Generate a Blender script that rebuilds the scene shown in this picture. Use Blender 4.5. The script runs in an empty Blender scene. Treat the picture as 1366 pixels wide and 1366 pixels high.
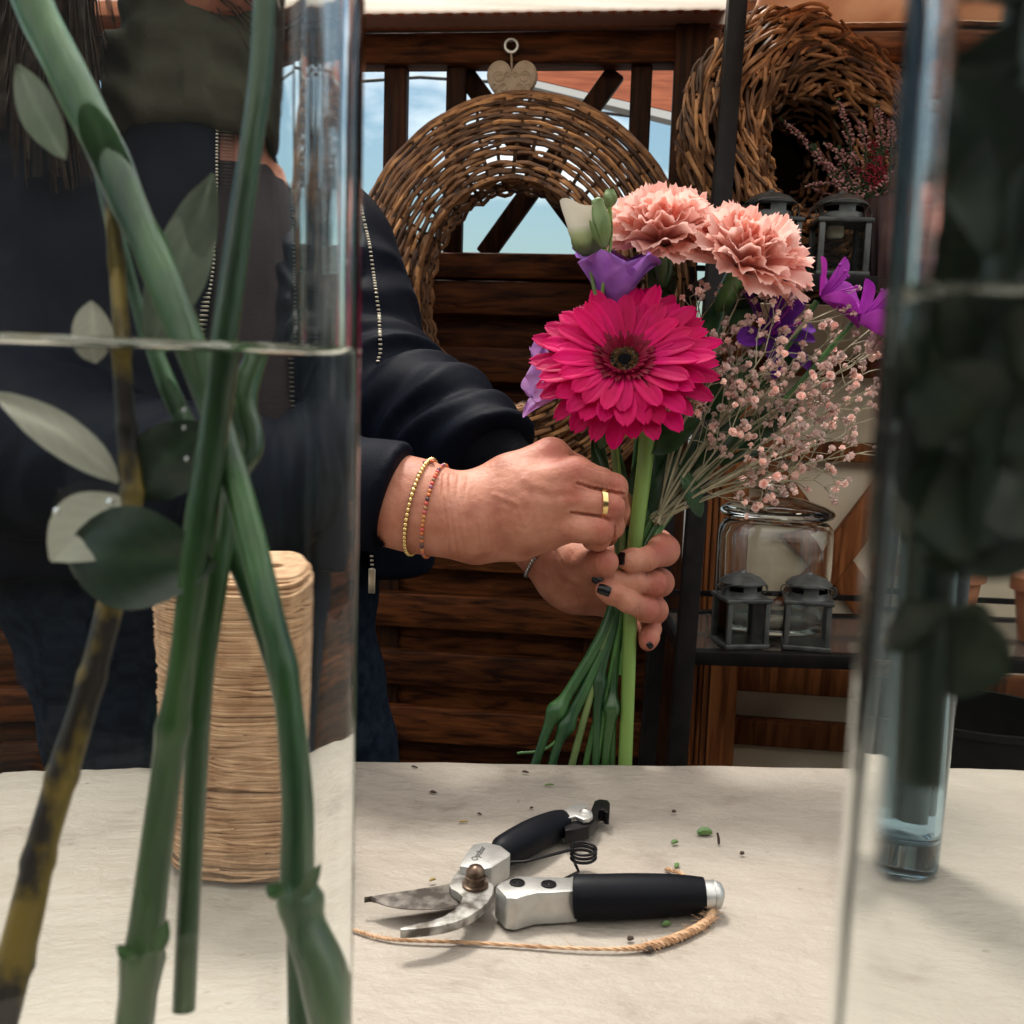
import bpy, bmesh, math, random
import numpy as np
from mathutils import Vector, Matrix, noise
from mathutils.bvhtree import BVHTree
R = math.radians
random.seed(7)
rnd = random.uniform
scene = bpy.context.scene
COL = scene.collection

# ---------------------------------------------------------------- camera frame (z = 0 is the table top)
PITCH, ROLL, FPX = R(7.3), R(1.8), 1370.0
C0 = Vector((0, 0, .2525))
FW = Vector((0, math.cos(PITCH), -math.sin(PITCH)))
UP0 = Vector((0, math.sin(PITCH), math.cos(PITCH)))
X0 = Vector((1, 0, 0))
RV = X0*math.cos(ROLL) + UP0*math.sin(ROLL)
UV = UP0*math.cos(ROLL) - X0*math.sin(ROLL)
GROUND = -.80

def ray(px, py):
    return FW + RV*((px-683)/FPX) - UV*((py-683)/FPX)
def W(px, py, d):                       # a point at its real distance d
    return C0 + ray(px, py)*d
def T(px, py, z=0.0):                   # a point at height z
    r = ray(px, py); t = (z-C0.z)/r.z
    return C0 + r*t
def onplane(px, py, p0, n):
    r = ray(px, py); t = (p0-C0).dot(n)/r.dot(n)
    return C0 + r*t
def topx(v):
    q = v-C0; d = q.dot(FW)
    return 683+FPX*q.dot(RV)/d, 683-FPX*q.dot(UV)/d, d

# ---------------------------------------------------------------- mesh builder
class MB:
    def __init__(s): s.v=[]; s.f=[]; s.a=[]; s.sm=[]; s.val=.5
    def add(s, vs, fs, smooth=True):
        b=len(s.v); s.v += [tuple(x) for x in vs]; s.a += [s.val]*len(vs)
        s.f += [tuple(i+b for i in f) for f in fs]; s.sm += [smooth]*len(fs)
    def box(s, c, size, M=None, bev=0):
        x,y,z=[k/2 for k in size]; c=Vector(c)
        M = M or Matrix.Identity(3)
        if bev<=0:
            vs=[c+M@Vector((sx*x,sy*y,sz*z)) for sx in(-1,1) for sy in(-1,1) for sz in(-1,1)]
            s.add(vs,[(0,1,3,2),(4,6,7,5),(0,4,5,1),(2,3,7,6),(0,2,6,4),(1,5,7,3)],False); return
        bm=bmesh.new(); bmesh.ops.create_cube(bm,size=1)
        for v in bm.verts: v.co=Vector((v.co.x*2*x,v.co.y*2*y,v.co.z*2*z))
        bmesh.ops.bevel(bm,geom=bm.edges[:],offset=bev,segments=2,affect='EDGES',profile=.5)
        bm.verts.index_update()
        s.add([c+M@v.co for v in bm.verts],[[v.index for v in f.verts] for f in bm.faces],False); bm.free()
    def tube(s, pts, rad, n=8, cap=True, flat=None):
        pts=[Vector(p) for p in pts]; k=len(pts)
        if not hasattr(rad,'__len__'): rad=[rad]*k
        t=[]
        for i in range(k):
            d=pts[min(i+1,k-1)]-pts[max(i-1,0)]
            t.append(d.normalized() if d.length>1e-9 else Vector((0,0,1)))
        a=Vector((0,0,1)) if abs(t[0].z)<.9 else Vector((1,0,0))
        u=(a-t[0]*a.dot(t[0])).normalized(); vs=[]
        for i in range(k):
            u=u-t[i]*u.dot(t[i])
            u=u.normalized() if u.length>1e-9 else t[i].orthogonal().normalized()
            w=t[i].cross(u)
            for j in range(n):
                an=2*math.pi*j/n; vs.append(pts[i]+(u*math.cos(an)+w*math.sin(an))*rad[i])
        fs=[(i*n+j,i*n+(j+1)%n,(i+1)*n+(j+1)%n,(i+1)*n+j) for i in range(k-1) for j in range(n)]
        if cap: fs += [tuple(range(n-1,-1,-1)), tuple((k-1)*n+j for j in range(n))]
        s.add(vs,fs)
    def lathe(s, prof, c=(0,0,0), n=32, M=None, skip=None, capb=False, capt=False):
        M=M or Matrix.Identity(3); c=Vector(c); vs=[]
        for r,z in prof:
            for j in range(n):
                an=2*math.pi*j/n; vs.append(c+M@Vector((r*math.cos(an),r*math.sin(an),z)))
        fs=[]
        for i in range(len(prof)-1):
            for j in range(n):
                if skip and skip(i,j): continue
                fs.append((i*n+j,i*n+(j+1)%n,(i+1)*n+(j+1)%n,(i+1)*n+j))
        if capb: fs.append(tuple(range(n-1,-1,-1)))
        if capt: fs.append(tuple((len(prof)-1)*n+j for j in range(n)))
        s.add(vs,fs)
    def grid(s, P):                      # P: rows of points
        r=len(P); c=len(P[0])
        s.add([p for row in P for p in row],[(i*c+j,i*c+j+1,(i+1)*c+j+1,(i+1)*c+j) for i in range(r-1) for j in range(c-1)])
    def ball(s, c, r, nu=10, nv=7, M=None):
        M=M or Matrix.Identity(3); c=Vector(c)
        r=r if hasattr(r,'__len__') else (r,r,r)
        vs=[c+M@Vector((0,0,-r[2]))]
        for i in range(1,nv):
            ph=-math.pi/2+math.pi*i/nv
            for j in range(nu):
                an=2*math.pi*j/nu; vs.append(c+M@Vector((r[0]*math.cos(ph)*math.cos(an),r[1]*math.cos(ph)*math.sin(an),r[2]*math.sin(ph))))
        vs.append(c+M@Vector((0,0,r[2])))
        fs=[(0,1+(j+1)%nu,1+j) for j in range(nu)]
        for i in range(nv-2):
            for j in range(nu):
                a=1+i*nu+j; b=1+i*nu+(j+1)%nu; fs.append((a,b,b+nu,a+nu))
        L=len(vs)-1
        fs += [(L,1+(nv-2)*nu+j,1+(nv-2)*nu+(j+1)%nu) for j in range(nu)]
        s.add(vs,fs)
    def prism(s, top, bot, smooth=False):  # two rings of equal length
        n=len(top); vs=list(top)+list(bot)
        fs=[tuple(range(n)),tuple(range(2*n-1,n-1,-1))]
        fs += [(i,n+i,n+(i+1)%n,(i+1)%n) for i in range(n)]
        s.add(vs,fs,smooth)

ORG={}
def link(name, me, mat, parent=None, origin=None):
    o=bpy.data.objects.new(name, me); COL.objects.link(o)
    if mat: me.materials.append(mat)
    if parent is not None:
        o.parent=parent; ORG[o]=ORG[parent]
    else:
        ORG[o]=Vector(origin) if origin is not None else Vector((0,0,0)); o.location=ORG[o]
    return o
def obj(name, mb, mat, parent=None, origin=None, fixn=True, bevel=0, sharp=50):
    org = ORG[parent] if parent is not None else (Vector(origin) if origin is not None else Vector((0,0,0)))
    me=bpy.data.meshes.new(name)
    me.from_pydata([(v[0]-org.x,v[1]-org.y,v[2]-org.z) for v in mb.v],[],mb.f)
    me.polygons.foreach_set('use_smooth', mb.sm)
    at=me.attributes.new('var','FLOAT','POINT'); at.data.foreach_set('value', mb.a)
    if fixn or bevel:
        bm=bmesh.new(); bm.from_mesh(me)
        if bevel: bmesh.ops.bevel(bm,geom=[e for e in bm.edges if len(e.link_faces)==2 and e.calc_face_angle(0)>.5],offset=bevel,segments=2,affect='EDGES',profile=.6)
        if fixn: bmesh.ops.recalc_face_normals(bm, faces=bm.faces)
        bm.to_mesh(me); bm.free()
    me.update()
    if sharp and (fixn or sharp<30): me.set_sharp_from_angle(angle=R(sharp))
    return link(name, me, mat, parent, org)
def tag(o, label, cat, group=None, kind=None):
    if label: o['label']=label
    if cat: o['category']=cat
    if group: o['group']=group
    if kind: o['kind']=kind
    return o
def thing(name, label, cat, loc, group=None):
    o=bpy.data.objects.new(name, None); COL.objects.link(o); o.location=loc; o.empty_display_size=.02
    ORG[o]=Vector(loc); return tag(o,label,cat,group)
def dup(root, loc, rotz, label, group=None, scale=1):
    r=root.copy(); COL.objects.link(r); r.location=loc; r.rotation_euler=(0,0,rotz); r.scale=(scale,)*3
    ORG[r]=Vector(loc); r['label']=label
    if group: r['group']=group
    for ch in root.children:
        c=ch.copy(); COL.objects.link(c); c.parent=r
        for g in ch.children:
            d=g.copy(); COL.objects.link(d); d.parent=c
    return r
def frame(z, x=None):
    z=Vector(z).normalized(); x=Vector(x) if x is not None else (Vector((1,0,0)) if abs(z.x)<.8 else Vector((0,1,0)))
    x=(x-z*x.dot(z)).normalized(); y=z.cross(x)
    return Matrix((x,y,z)).transposed()
def spline(P, n=8):                       # Catmull-Rom through tuples of any length
    P=[tuple(p) for p in P]; out=[]
    Q=[P[0]]+P+[P[-1]]
    for i in range(1,len(Q)-2):
        a,b,c,d=Q[i-1:i+3]
        for k in range(n):
            t=k/n
            out.append(tuple(.5*(2*b[j]+(c[j]-a[j])*t+(2*a[j]-5*b[j]+4*c[j]-d[j])*t*t+(3*b[j]-a[j]-3*c[j]+d[j])*t**3) for j in range(len(b))))
    out.append(P[-1]); return out
def stem_path(P, n=8):                    # rows (px, py, depth, radius px) -> points, radii
    S=spline(P,n)
    return [W(q[0],q[1],q[2]) for q in S],[q[3]*q[2]/FPX for q in S]

# ---------------------------------------------------------------- signed distance surfaces
class Seg:
    def __init__(s,a,b,ra,rb,sc=None):
        s.a=np.array(a,np.float32); s.b=np.array(b,np.float32); s.ra=ra; s.rb=rb
    def __call__(s,p):
        ba=s.b-s.a; pa=p-s.a
        t=np.clip((pa@ba)/max(float(ba@ba),1e-12),0,1)
        return np.linalg.norm(pa-t[:,None]*ba,axis=1)-(s.ra+t*(s.rb-s.ra))
class Ell:
    def __init__(s,c,r,M=None): s.c=np.array(c,np.float32); s.r=np.array(r,np.float32); s.M=np.array(M if M is not None else np.eye(3),np.float32)
    def __call__(s,p):
        q=((p-s.c)@s.M)
        k0=np.linalg.norm(q/s.r,axis=1); k1=np.linalg.norm(q/(s.r**2),axis=1)
        return k0*(k0-1)/np.maximum(k1,1e-6)
def smin(a,b,k):
    h=np.maximum(k-np.abs(a-b),0)/k
    return np.minimum(a,b)-h*h*k*.25
def smax(a,b,k): return -smin(-a,-b,k)
def chain(rows,k=.004,w=True):            # rows (px,py,depth,radius px) -> distance function
    P=[(W(r[0],r[1],r[2]),r[3]*r[2]/FPX) for r in rows]
    S=[Seg(P[i][0],P[i+1][0],P[i][1],P[i+1][1]) for i in range(len(P)-1)]
    def f(p):
        d=S[0](p)
        for q in S[1:]: d=smin(d,q(p),k)
        return d
    f.pts=P
    return f
def surfnet(f, lo, hi, h, smooth=1):
    lo=np.array(lo,np.float32); hi=np.array(hi,np.float32)
    n=np.ceil((hi-lo)/h).astype(int)+1
    ax=[lo[i]+h*np.arange(n[i],dtype=np.float32) for i in range(3)]
    val=np.empty(n,np.float32)
    YZ=np.stack(np.meshgrid(ax[1],ax[2],indexing='ij'),-1).reshape(-1,2)
    step=max(1,int(400000//len(YZ)))
    for i in range(0,n[0],step):
        xs=ax[0][i:i+step]
        p=np.concatenate([np.repeat(xs,len(YZ))[:,None],np.tile(YZ,(len(xs),1))],1).astype(np.float32)
        val[i:i+step]=f(p).reshape(len(xs),n[1],n[2])
    ins=val<0
    c=[(a,b,d) for a in(0,1) for b in(0,1) for d in(0,1)]
    sh=lambda A,o:A[o[0]:n[0]-1+o[0],o[1]:n[1]-1+o[1],o[2]:n[2]-1+o[2]]
    cnt=sum(sh(ins,o).astype(np.int8) for o in c)
    act=np.argwhere((cnt>0)&(cnt<8))
    vid=-np.ones(n-1,np.int64); vid[tuple(act.T)]=np.arange(len(act))
    acc=np.zeros((len(act),3)); num=np.zeros(len(act))
    for o in c:
        for ax_ in range(3):
            if o[ax_]: continue
            o2=list(o); o2[ax_]=1
            va=val[tuple((act+np.array(o)).T)]; vb=val[tuple((act+np.array(o2)).T)]
            m=(va<0)!=(vb<0); t=np.where(m,va/np.where(m,va-vb,1),0)
            pos=act+np.array(o,float); pos[:,ax_]+=t
            acc[m]+=pos[m]; num[m]+=1
    V=lo+h*acc/num[:,None]
    F=[]
    for a in range(3):
        b,d=(a+1)%3,(a+2)%3
        o=[0,0,0]; o[a]=1
        A=ins[:n[0]-o[0],:n[1]-o[1],:n[2]-o[2]]; B=ins[o[0]:,o[1]:,o[2]:]
        E=np.argwhere(A!=B); E=E[(E[:,b]>0)&(E[:,d]>0)&(E[:,b]<n[b]-1)&(E[:,d]<n[d]-1)]
        sg=A[tuple(E.T)]
        eb=np.zeros(3,int); eb[b]=1; ed=np.zeros(3,int); ed[d]=1
        q=np.stack([vid[tuple((E-eb-ed).T)],vid[tuple((E-ed).T)],vid[tuple(E.T)],vid[tuple((E-eb).T)]],1)
        q[~sg]=q[~sg][:,::-1]; F.append(q)
    F=np.concatenate(F); F=F[(F>=0).all(1)]
    for _ in range(smooth):
        s=np.zeros_like(V); k=np.zeros(len(V))
        for i in range(4):
            a_,b_=F[:,i],F[:,(i+1)%4]
            np.add.at(s,a_,V[b_]); np.add.at(k,a_,1)
        V=V*.5+.5*s/np.maximum(k,1)[:,None]
    return V,F
def add_net(mb,V,F):
    mb.add(V.tolist(),F.tolist())
def px_of(V):
    q=V-np.array(C0); d=q@np.array(FW)
    return 683+FPX*(q@np.array(RV))/d, 683-FPX*(q@np.array(UV))/d, d

# ---------------------------------------------------------------- materials
def newmat(name):
    m=bpy.data.materials.new(name); m.use_nodes=True; nt=m.node_tree
    return m,nt,nt.nodes['Principled BSDF']
def ramp(nt, stops):
    r=nt.nodes.new('ShaderNodeValToRGB'); e=r.color_ramp.elements
    while len(e)<len(stops): e.new(.5)
    for k,(p,c) in zip(e,stops): k.position=p; k.color=(*c,1)
    return r
def M(name, col, rough=.5, metal=0, col2=None, scale=30, stretch=(1,1,1), bump=0, bscale=None, detail=6, sss=0, sssr=.004,
      spec=.5, trans=0, coat=0, attr=None, edge=(.35,.65), distort=0, rot=None, sheen=0, coords='Object'):
    m,nt,b=newmat(name); L=nt.links.new; N=nt.nodes.new
    b.inputs['Roughness'].default_value=rough; b.inputs['Metallic'].default_value=metal
    b.inputs['Specular IOR Level'].default_value=spec; b.inputs['Coat Weight'].default_value=coat
    b.inputs['Sheen Weight'].default_value=sheen
    b.inputs['Base Color'].default_value=(*col,1)
    tc=N('ShaderNodeTexCoord'); mp=N('ShaderNodeMapping'); L(tc.outputs[coords],mp.inputs[0])
    mp.inputs['Scale'].default_value=stretch
    if rot: mp.inputs['Rotation'].default_value=rot
    nz=N('ShaderNodeTexNoise'); nz.inputs['Scale'].default_value=scale; nz.inputs['Detail'].default_value=detail; nz.inputs['Distortion'].default_value=distort
    L(mp.outputs[0],nz.inputs[0]); out=None
    if col2:
        r=ramp(nt,[(edge[0],col),(edge[1],col2)]); L(nz.outputs[0],r.inputs[0]); out=r.outputs[0]
    if attr:
        at=N('ShaderNodeAttribute'); at.attribute_name='var'
        r2=ramp(nt,attr) if isinstance(attr,list) else ramp(nt,[(0,(1-attr,)*3),(1,(1+attr,)*3)])
        L(at.outputs['Fac'],r2.inputs[0])
        mx=N('ShaderNodeMix'); mx.data_type='RGBA'; mx.blend_type='MULTIPLY'; mx.inputs[0].default_value=1
        if out: L(out,mx.inputs[6])
        else: mx.inputs[6].default_value=(*col,1)
        L(r2.outputs[0],mx.inputs[7]); out=mx.outputs[2]
    if out: L(out,b.inputs['Base Color'])
    if bump:
        n2=N('ShaderNodeTexNoise'); n2.inputs['Scale'].default_value=bscale or scale; n2.inputs['Detail'].default_value=8
        L(mp.outputs[0],n2.inputs[0]); bp=N('ShaderNodeBump'); bp.inputs['Strength'].default_value=1; bp.inputs['Distance'].default_value=bump
        L(n2.outputs[0],bp.inputs['Height']); L(bp.outputs[0],b.inputs['Normal'])
    if sss:
        b.inputs['Subsurface Weight'].default_value=sss; b.inputs['Subsurface Radius'].default_value=(1,.35,.2); b.inputs['Subsurface Scale'].default_value=sssr
    if trans:
        tr=N('ShaderNodeBsdfTranslucent'); ms=N('ShaderNodeMixShader'); ms.inputs[0].default_value=trans
        if out: L(out,tr.inputs[0])
        else: tr.inputs[0].default_value=(*col,1)
        L(b.outputs[0],ms.inputs[1]); L(tr.outputs[0],ms.inputs[2]); L(ms.outputs[0],nt.nodes['Material Output'].inputs[0])
    return m
def glass(name, col=(1,1,1), ior=1.45, rough=0, ripple=0, rs=(70,70,5)):
    m,nt,b=newmat(name); nt.nodes.remove(b)
    g=nt.nodes.new('ShaderNodeBsdfGlass'); g.inputs['Color'].default_value=(*col,1)
    g.inputs['IOR'].default_value=ior; g.inputs['Roughness'].default_value=rough
    nt.links.new(g.outputs[0],nt.nodes['Material Output'].inputs[0])
    if ripple:                            # slightly uneven hand drawn glass: upright waves
        tc=nt.nodes.new('ShaderNodeTexCoord'); mp=nt.nodes.new('ShaderNodeMapping'); mp.inputs['Scale'].default_value=rs
        nz=nt.nodes.new('ShaderNodeTexNoise'); nz.inputs['Scale'].default_value=1; nz.inputs['Detail'].default_value=2
        bp=nt.nodes.new('ShaderNodeBump'); bp.inputs['Distance'].default_value=ripple; bp.inputs['Strength'].default_value=1
        for a,b_ in ((tc.outputs['Object'],mp.inputs[0]),(mp.outputs[0],nz.inputs[0]),(nz.outputs[0],bp.inputs['Height']),(bp.outputs[0],g.inputs['Normal'])): nt.links.new(a,b_)
    return m
def thin_glass(name, tint=(.93,.96,.95), refl=.06):
    m,nt,b=newmat(name); N=nt.nodes.new; L=nt.links.new
    nt.nodes.remove(b)
    t=N('ShaderNodeBsdfTransparent'); t.inputs[0].default_value=(*tint,1)
    g=N('ShaderNodeBsdfGlossy'); g.inputs['Roughness'].default_value=.02
    f=N('ShaderNodeFresnel'); f.inputs[0].default_value=1.45
    ms=N('ShaderNodeMixShader'); L(f.outputs[0],ms.inputs[0]); L(t.outputs[0],ms.inputs[1]); L(g.outputs[0],ms.inputs[2])
    L(ms.outputs[0],nt.nodes['Material Output'].inputs[0])
    return m
WOODX=(1,14,14)
mWood=M('dark_stained_wood',(.028,.0085,.0034),.55,col2=(.15,.046,.013),scale=9,stretch=(.8,10,10),bump=.0012,bscale=30,attr=.45,distort=.6,spec=.12)
mWoodV=M('dark_stained_upright',(.016,.006,.003),.55,col2=(.06,.021,.008),scale=9,stretch=(10,10,.8),bump=.0012,bscale=30,attr=.4,distort=.6,spec=.12)
mWoodOr=M('brown_stained_upright',(.10,.030,.010),.5,col2=(.28,.098,.032),scale=8,stretch=(10,10,.8),bump=.001,bscale=30,attr=.3,distort=.6,spec=.12)
mRed=M('red_orange_wood',(.40,.085,.028),.5,col2=(.62,.17,.065),scale=8,stretch=(.6,8,8),bump=.001,attr=.2)
mCream=M('cream_board',(.74,.60,.42),.75,col2=(.84,.72,.54),scale=12,bump=.0005,bscale=60)
mTable=None
mIron=M('black_metal',(.006,.005,.005),.45,col2=(.012,.010,.010),spec=.14,scale=40,bump=.0001,bscale=400)
mTin=M('dark_grey_tin',(.05,.055,.055),.4,metal=.35,col2=(.11,.115,.11),scale=60,bump=.0001,bscale=300)
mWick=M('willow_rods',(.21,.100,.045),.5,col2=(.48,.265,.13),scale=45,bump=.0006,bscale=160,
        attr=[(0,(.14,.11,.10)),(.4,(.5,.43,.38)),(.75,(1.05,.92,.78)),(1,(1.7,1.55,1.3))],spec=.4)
mStake=M('willow_stakes',(.03,.015,.008),.7,col2=(.08,.042,.02),scale=40,spec=.1)
mGreen=M('stem_green',(.012,.055,.02),.34,col2=(.05,.14,.04),scale=60,stretch=(1,1,.16),bump=.0004,bscale=150,sss=.15,sssr=.002,attr=.35)
mGreenD=M('stem_dark_green',(.005,.036,.012),.28,col2=(.085,.215,.05),scale=75,stretch=(1,1,.12),bump=.0009,coat=.2,detail=8,edge=(.3,.7),bscale=160,attr=.35)
mGreenL=M('stem_light_green',(.15,.26,.055),.42,col2=(.22,.36,.09),scale=30,stretch=(1,1,.2),bump=.0003,bscale=200,sss=.2,sssr=.002)
mLeaf=M('leaf_green',(.013,.045,.016),.38,col2=(.035,.09,.03),scale=40,bump=.0005,bscale=120,trans=.22,attr=.4)
mSkin=None
# ---------------------------------------------------------------- world and sun
SUN_EL, SUN_ROT = R(66), R(-22)           # high, from beyond the fence and a little left
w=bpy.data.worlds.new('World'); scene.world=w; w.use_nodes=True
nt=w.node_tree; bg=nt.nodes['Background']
sky=nt.nodes.new('ShaderNodeTexSky'); sky.sky_type='NISHITA'; sky.sun_disc=False
sky.sun_elevation=SUN_EL; sky.sun_rotation=SUN_ROT; sky.air_density=1.3; sky.dust_density=2.0; sky.ozone_density=1.5
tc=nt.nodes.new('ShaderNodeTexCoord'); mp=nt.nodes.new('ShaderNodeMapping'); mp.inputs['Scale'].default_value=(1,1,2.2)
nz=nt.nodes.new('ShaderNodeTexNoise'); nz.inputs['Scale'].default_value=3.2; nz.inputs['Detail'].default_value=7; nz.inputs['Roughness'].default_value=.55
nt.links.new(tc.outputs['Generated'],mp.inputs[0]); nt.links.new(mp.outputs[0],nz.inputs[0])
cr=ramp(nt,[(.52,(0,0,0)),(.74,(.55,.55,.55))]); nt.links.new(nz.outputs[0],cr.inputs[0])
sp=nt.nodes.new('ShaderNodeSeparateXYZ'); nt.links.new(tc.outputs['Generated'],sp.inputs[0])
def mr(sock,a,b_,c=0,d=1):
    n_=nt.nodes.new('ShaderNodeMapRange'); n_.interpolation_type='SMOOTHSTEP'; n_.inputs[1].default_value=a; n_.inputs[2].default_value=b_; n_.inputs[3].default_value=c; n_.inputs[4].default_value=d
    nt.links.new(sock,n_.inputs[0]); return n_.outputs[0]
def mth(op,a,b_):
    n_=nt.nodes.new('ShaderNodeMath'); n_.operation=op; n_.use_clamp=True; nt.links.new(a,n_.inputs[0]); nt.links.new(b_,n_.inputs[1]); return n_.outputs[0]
high=mr(sp.outputs[2],.45,.85); back=mth('MULTIPLY',mr(sp.outputs[1],.2,-.45),mr(sp.outputs[2],.12,.40))        # unseen bright clouds added overhead and behind the viewer for soft light
clouds_and_fill=mth('ADD',mth('ADD',high,back),cr.outputs[0])
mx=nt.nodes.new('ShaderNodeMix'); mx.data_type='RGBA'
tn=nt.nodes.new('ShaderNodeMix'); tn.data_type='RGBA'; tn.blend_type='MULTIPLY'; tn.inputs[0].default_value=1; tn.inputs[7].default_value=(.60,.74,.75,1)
nt.links.new(sky.outputs[0],tn.inputs[6]); nt.links.new(clouds_and_fill,mx.inputs[0]); nt.links.new(tn.outputs[2],mx.inputs[6]); dk=nt.nodes.new('ShaderNodeMix'); dk.data_type='RGBA'; dk.inputs[6].default_value=(19,18.5,17.6,1); dk.inputs[7].default_value=(11,10.6,10,1); nt.links.new(back,dk.inputs[0]); nt.links.new(dk.outputs[2],mx.inputs[7])
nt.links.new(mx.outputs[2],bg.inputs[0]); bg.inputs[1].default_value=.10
sd=bpy.data.lights.new('sun','SUN'); so=bpy.data.objects.new('sun',sd); COL.objects.link(so)
sd.energy=2.3; sd.angle=R(11); sd.color=(1,.95,.87)
sdir=Vector((math.sin(SUN_ROT)*math.cos(SUN_EL),math.cos(SUN_ROT)*math.cos(SUN_EL),math.sin(SUN_EL)))
so.rotation_euler=sdir.to_track_quat('Z','Y').to_euler(); so.location=(0,0,5)

# ---------------------------------------------------------------- ground
mPave=M('grey_paving',(.045,.042,.04),.85,col2=(.07,.065,.06),scale=3,bump=.004,bscale=40)
g=MB(); S_=40; g.grid([[(-S_,-S_,GROUND),(S_,-S_,GROUND)],[(-S_,S_,GROUND),(S_,S_,GROUND)]])
tag(obj('ground',g,mPave),None,None,kind='structure')
# unseen dark wall added behind the viewer to cut reflections and front light
mDarkWall=M('dark_render',(.022,.02,.018),.8,col2=(.035,.03,.027),scale=2,bump=.002,bscale=60)
b=MB(); b.box((0,-2.6,GROUND+1.25),(7,.25,2.5))
sw=obj('added_dark_wall',b,mDarkWall); tag(sw,'added dark wall facing the fence across the table, dimming reflections','wall')

# ---------------------------------------------------------------- fence
FYAW=R(7); FE=Vector((math.cos(FYAW),-math.sin(FYAW),0)); FN=Vector((-math.sin(FYAW),-math.cos(FYAW),0))
FP=W(683,500,1.65)
MF=Matrix((FE,-FN,Vector((0,0,1)))).transposed()          # local x along, y away from camera, z up
def fpt(px,py,off=0): return onplane(px,py,FP+FN*off,FN)
def fu(px,py=500,off=0): return (fpt(px,py,off)-FP).dot(FE)
def fz(py,px=690,off=0): return fpt(px,py,off).z
def fboard(mb,u0,u1,z0,z1,off,th,bev=.003):               # off = front face, towards the camera
    c=FP+FE*((u0+u1)/2)+FN*(off-th/2); c.z=(z0+z1)/2
    mb.val=random.random(); mb.box(c,(u1-u0,th,z1-z0),MF,bev)
def fdiag(mb,a,b,wd,off,th):
    A=fpt(*a,off); B=fpt(*b,off); d=(B-A); L=d.length; d.normalize()
    s=(-FN).cross(d); Mx=Matrix((d,-FN,s)).transposed()
    Mx=Matrix((d,-FN,d.cross(-FN))).transposed()
    mb.val=random.random(); mb.box((A+B)/2-FN*th/2,(L,th,wd),Mx,.003)
fence=thing('slatted_fence','dark brown stained slatted fence with an open lattice along its top','fence',FP+Vector((0,0,GROUND-FP.z)))
UL,UR=fu(-260),fu(872,700)
s=MB()
for y in (376,465,550,635,717,797,874,949,1024,1100,1178,1256,1334): fboard(s,UL,UR,fz(y+46),fz(y),.018,.02)
obj('front_slats',s,mWood,fence)
s=MB()
for y in (340,420,508,592,676,757,836,912,987,1062,1140,1218,1296): fboard(s,UL,UR,fz(y+52),fz(y-4),-.012,.02)
obj('back_slats',s,mWood,fence)
for px in (-130,240,517,790):
    s=MB(); u=fu(px,900); fboard(s,u-.016,u+.016,GROUND+.05,fz(378),-.003,.009,.001); obj('batten',s,mWoodV,fence)
s=MB(); fboard(s,UL,fu(960,70),fz(92),fz(50),.03,.045); obj('top_rail',s,mWood,fence)
s=MB(); fboard(s,UL,fu(963,40),fz(47),fz(25),.10,.12); obj('cap_rail',s,M('orange_cap_board',(.50,.15,.06),.5,col2=(.68,.24,.11),scale=8,stretch=(.6,8,8),bump=.001,attr=.15),fence)
s=MB(); fboard(s,UL,UR,fz(374),fz(341),.03,.045); obj('lower_rail',s,mWood,fence)
for x0,x1 in ((-120,-92),(60,90),(250,280),(515,545),(597,622),(840,868),(928,952)):
    s=MB(); fboard(s,fu(x0,150),fu(x1,150),fz(341.5),fz(91.5),.018,.022); obj('lattice_upright',s,mWoodV,fence)
for a,b_ in (((822,94),(645,340)),((617,94),(800,340)),((330,94),(160,340))):
    s=MB(); fdiag(s,a,b_,.031,-.006,.018); obj('lattice_brace',s,mWoodV,fence)
s=MB(); fboard(s,fu(864,800),fu(905,800),GROUND,fz(30),.05,.07); obj('post',s,mWoodV,fence)
s=MB(); fboard(s,fu(-300),fu(-262),GROUND,fz(30),.05,.07); obj('post',s,mWoodV,fence)

# second panel: timber frame with a cross brace before a cream board
gate=thing('braced_panel','brown timber panel with a cross brace over a cream board','fence panel',fpt(1150,700)+Vector((0,0,GROUND-fpt(1150,700).z)))
u0,u1=fu(985,800),fu(1640,800)
s=MB(); fboard(s,u0-.02,u1,GROUND+.05,fz(395),-.02,.02); obj('cream_backing',s,mCream,gate)
s=MB(); a=fu(917,850)
for k in range(4): fboard(s,a+k*.0092,a+k*.0092+.0078,GROUND,fz(395),.03+.004*(k%2),.05,.002)
fboard(s,a+.0372,fu(985,850),GROUND,fz(395),.034,.055,.004); obj('grooved_stile',s,mWoodOr,gate)
for y0,y1 in ((476,502),(588,614),(888,926),(964,998),(1075,1110),(1230,1270)):
    s=MB(); fboard(s,fu(986,850),u1,fz(y1,1080),fz(y0,1080),.01,.028); obj('rail',s,mWoodOr if y0<1000 else mWood,gate)
for a,b_ in (((1020,622),(1210,880)),((1210,622),(1010,880))):
    s=MB(); fdiag(s,a,b_,.048,.004+(.004 if a[0]>1100 else 0),.02); obj('brace',s,mWoodOr,gate)
s=MB()
for k in range(9): fboard(s,fu(953,200),u1,fz(395-44*k,1000),fz(395-44*k-41,1000),.012,.02)
obj('upper_boards',s,mWood,gate)
s=MB(); fboard(s,fu(1575,800),fu(1640,800),GROUND,fz(60),.06,.08); obj('post',s,mWoodV,gate)

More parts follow.
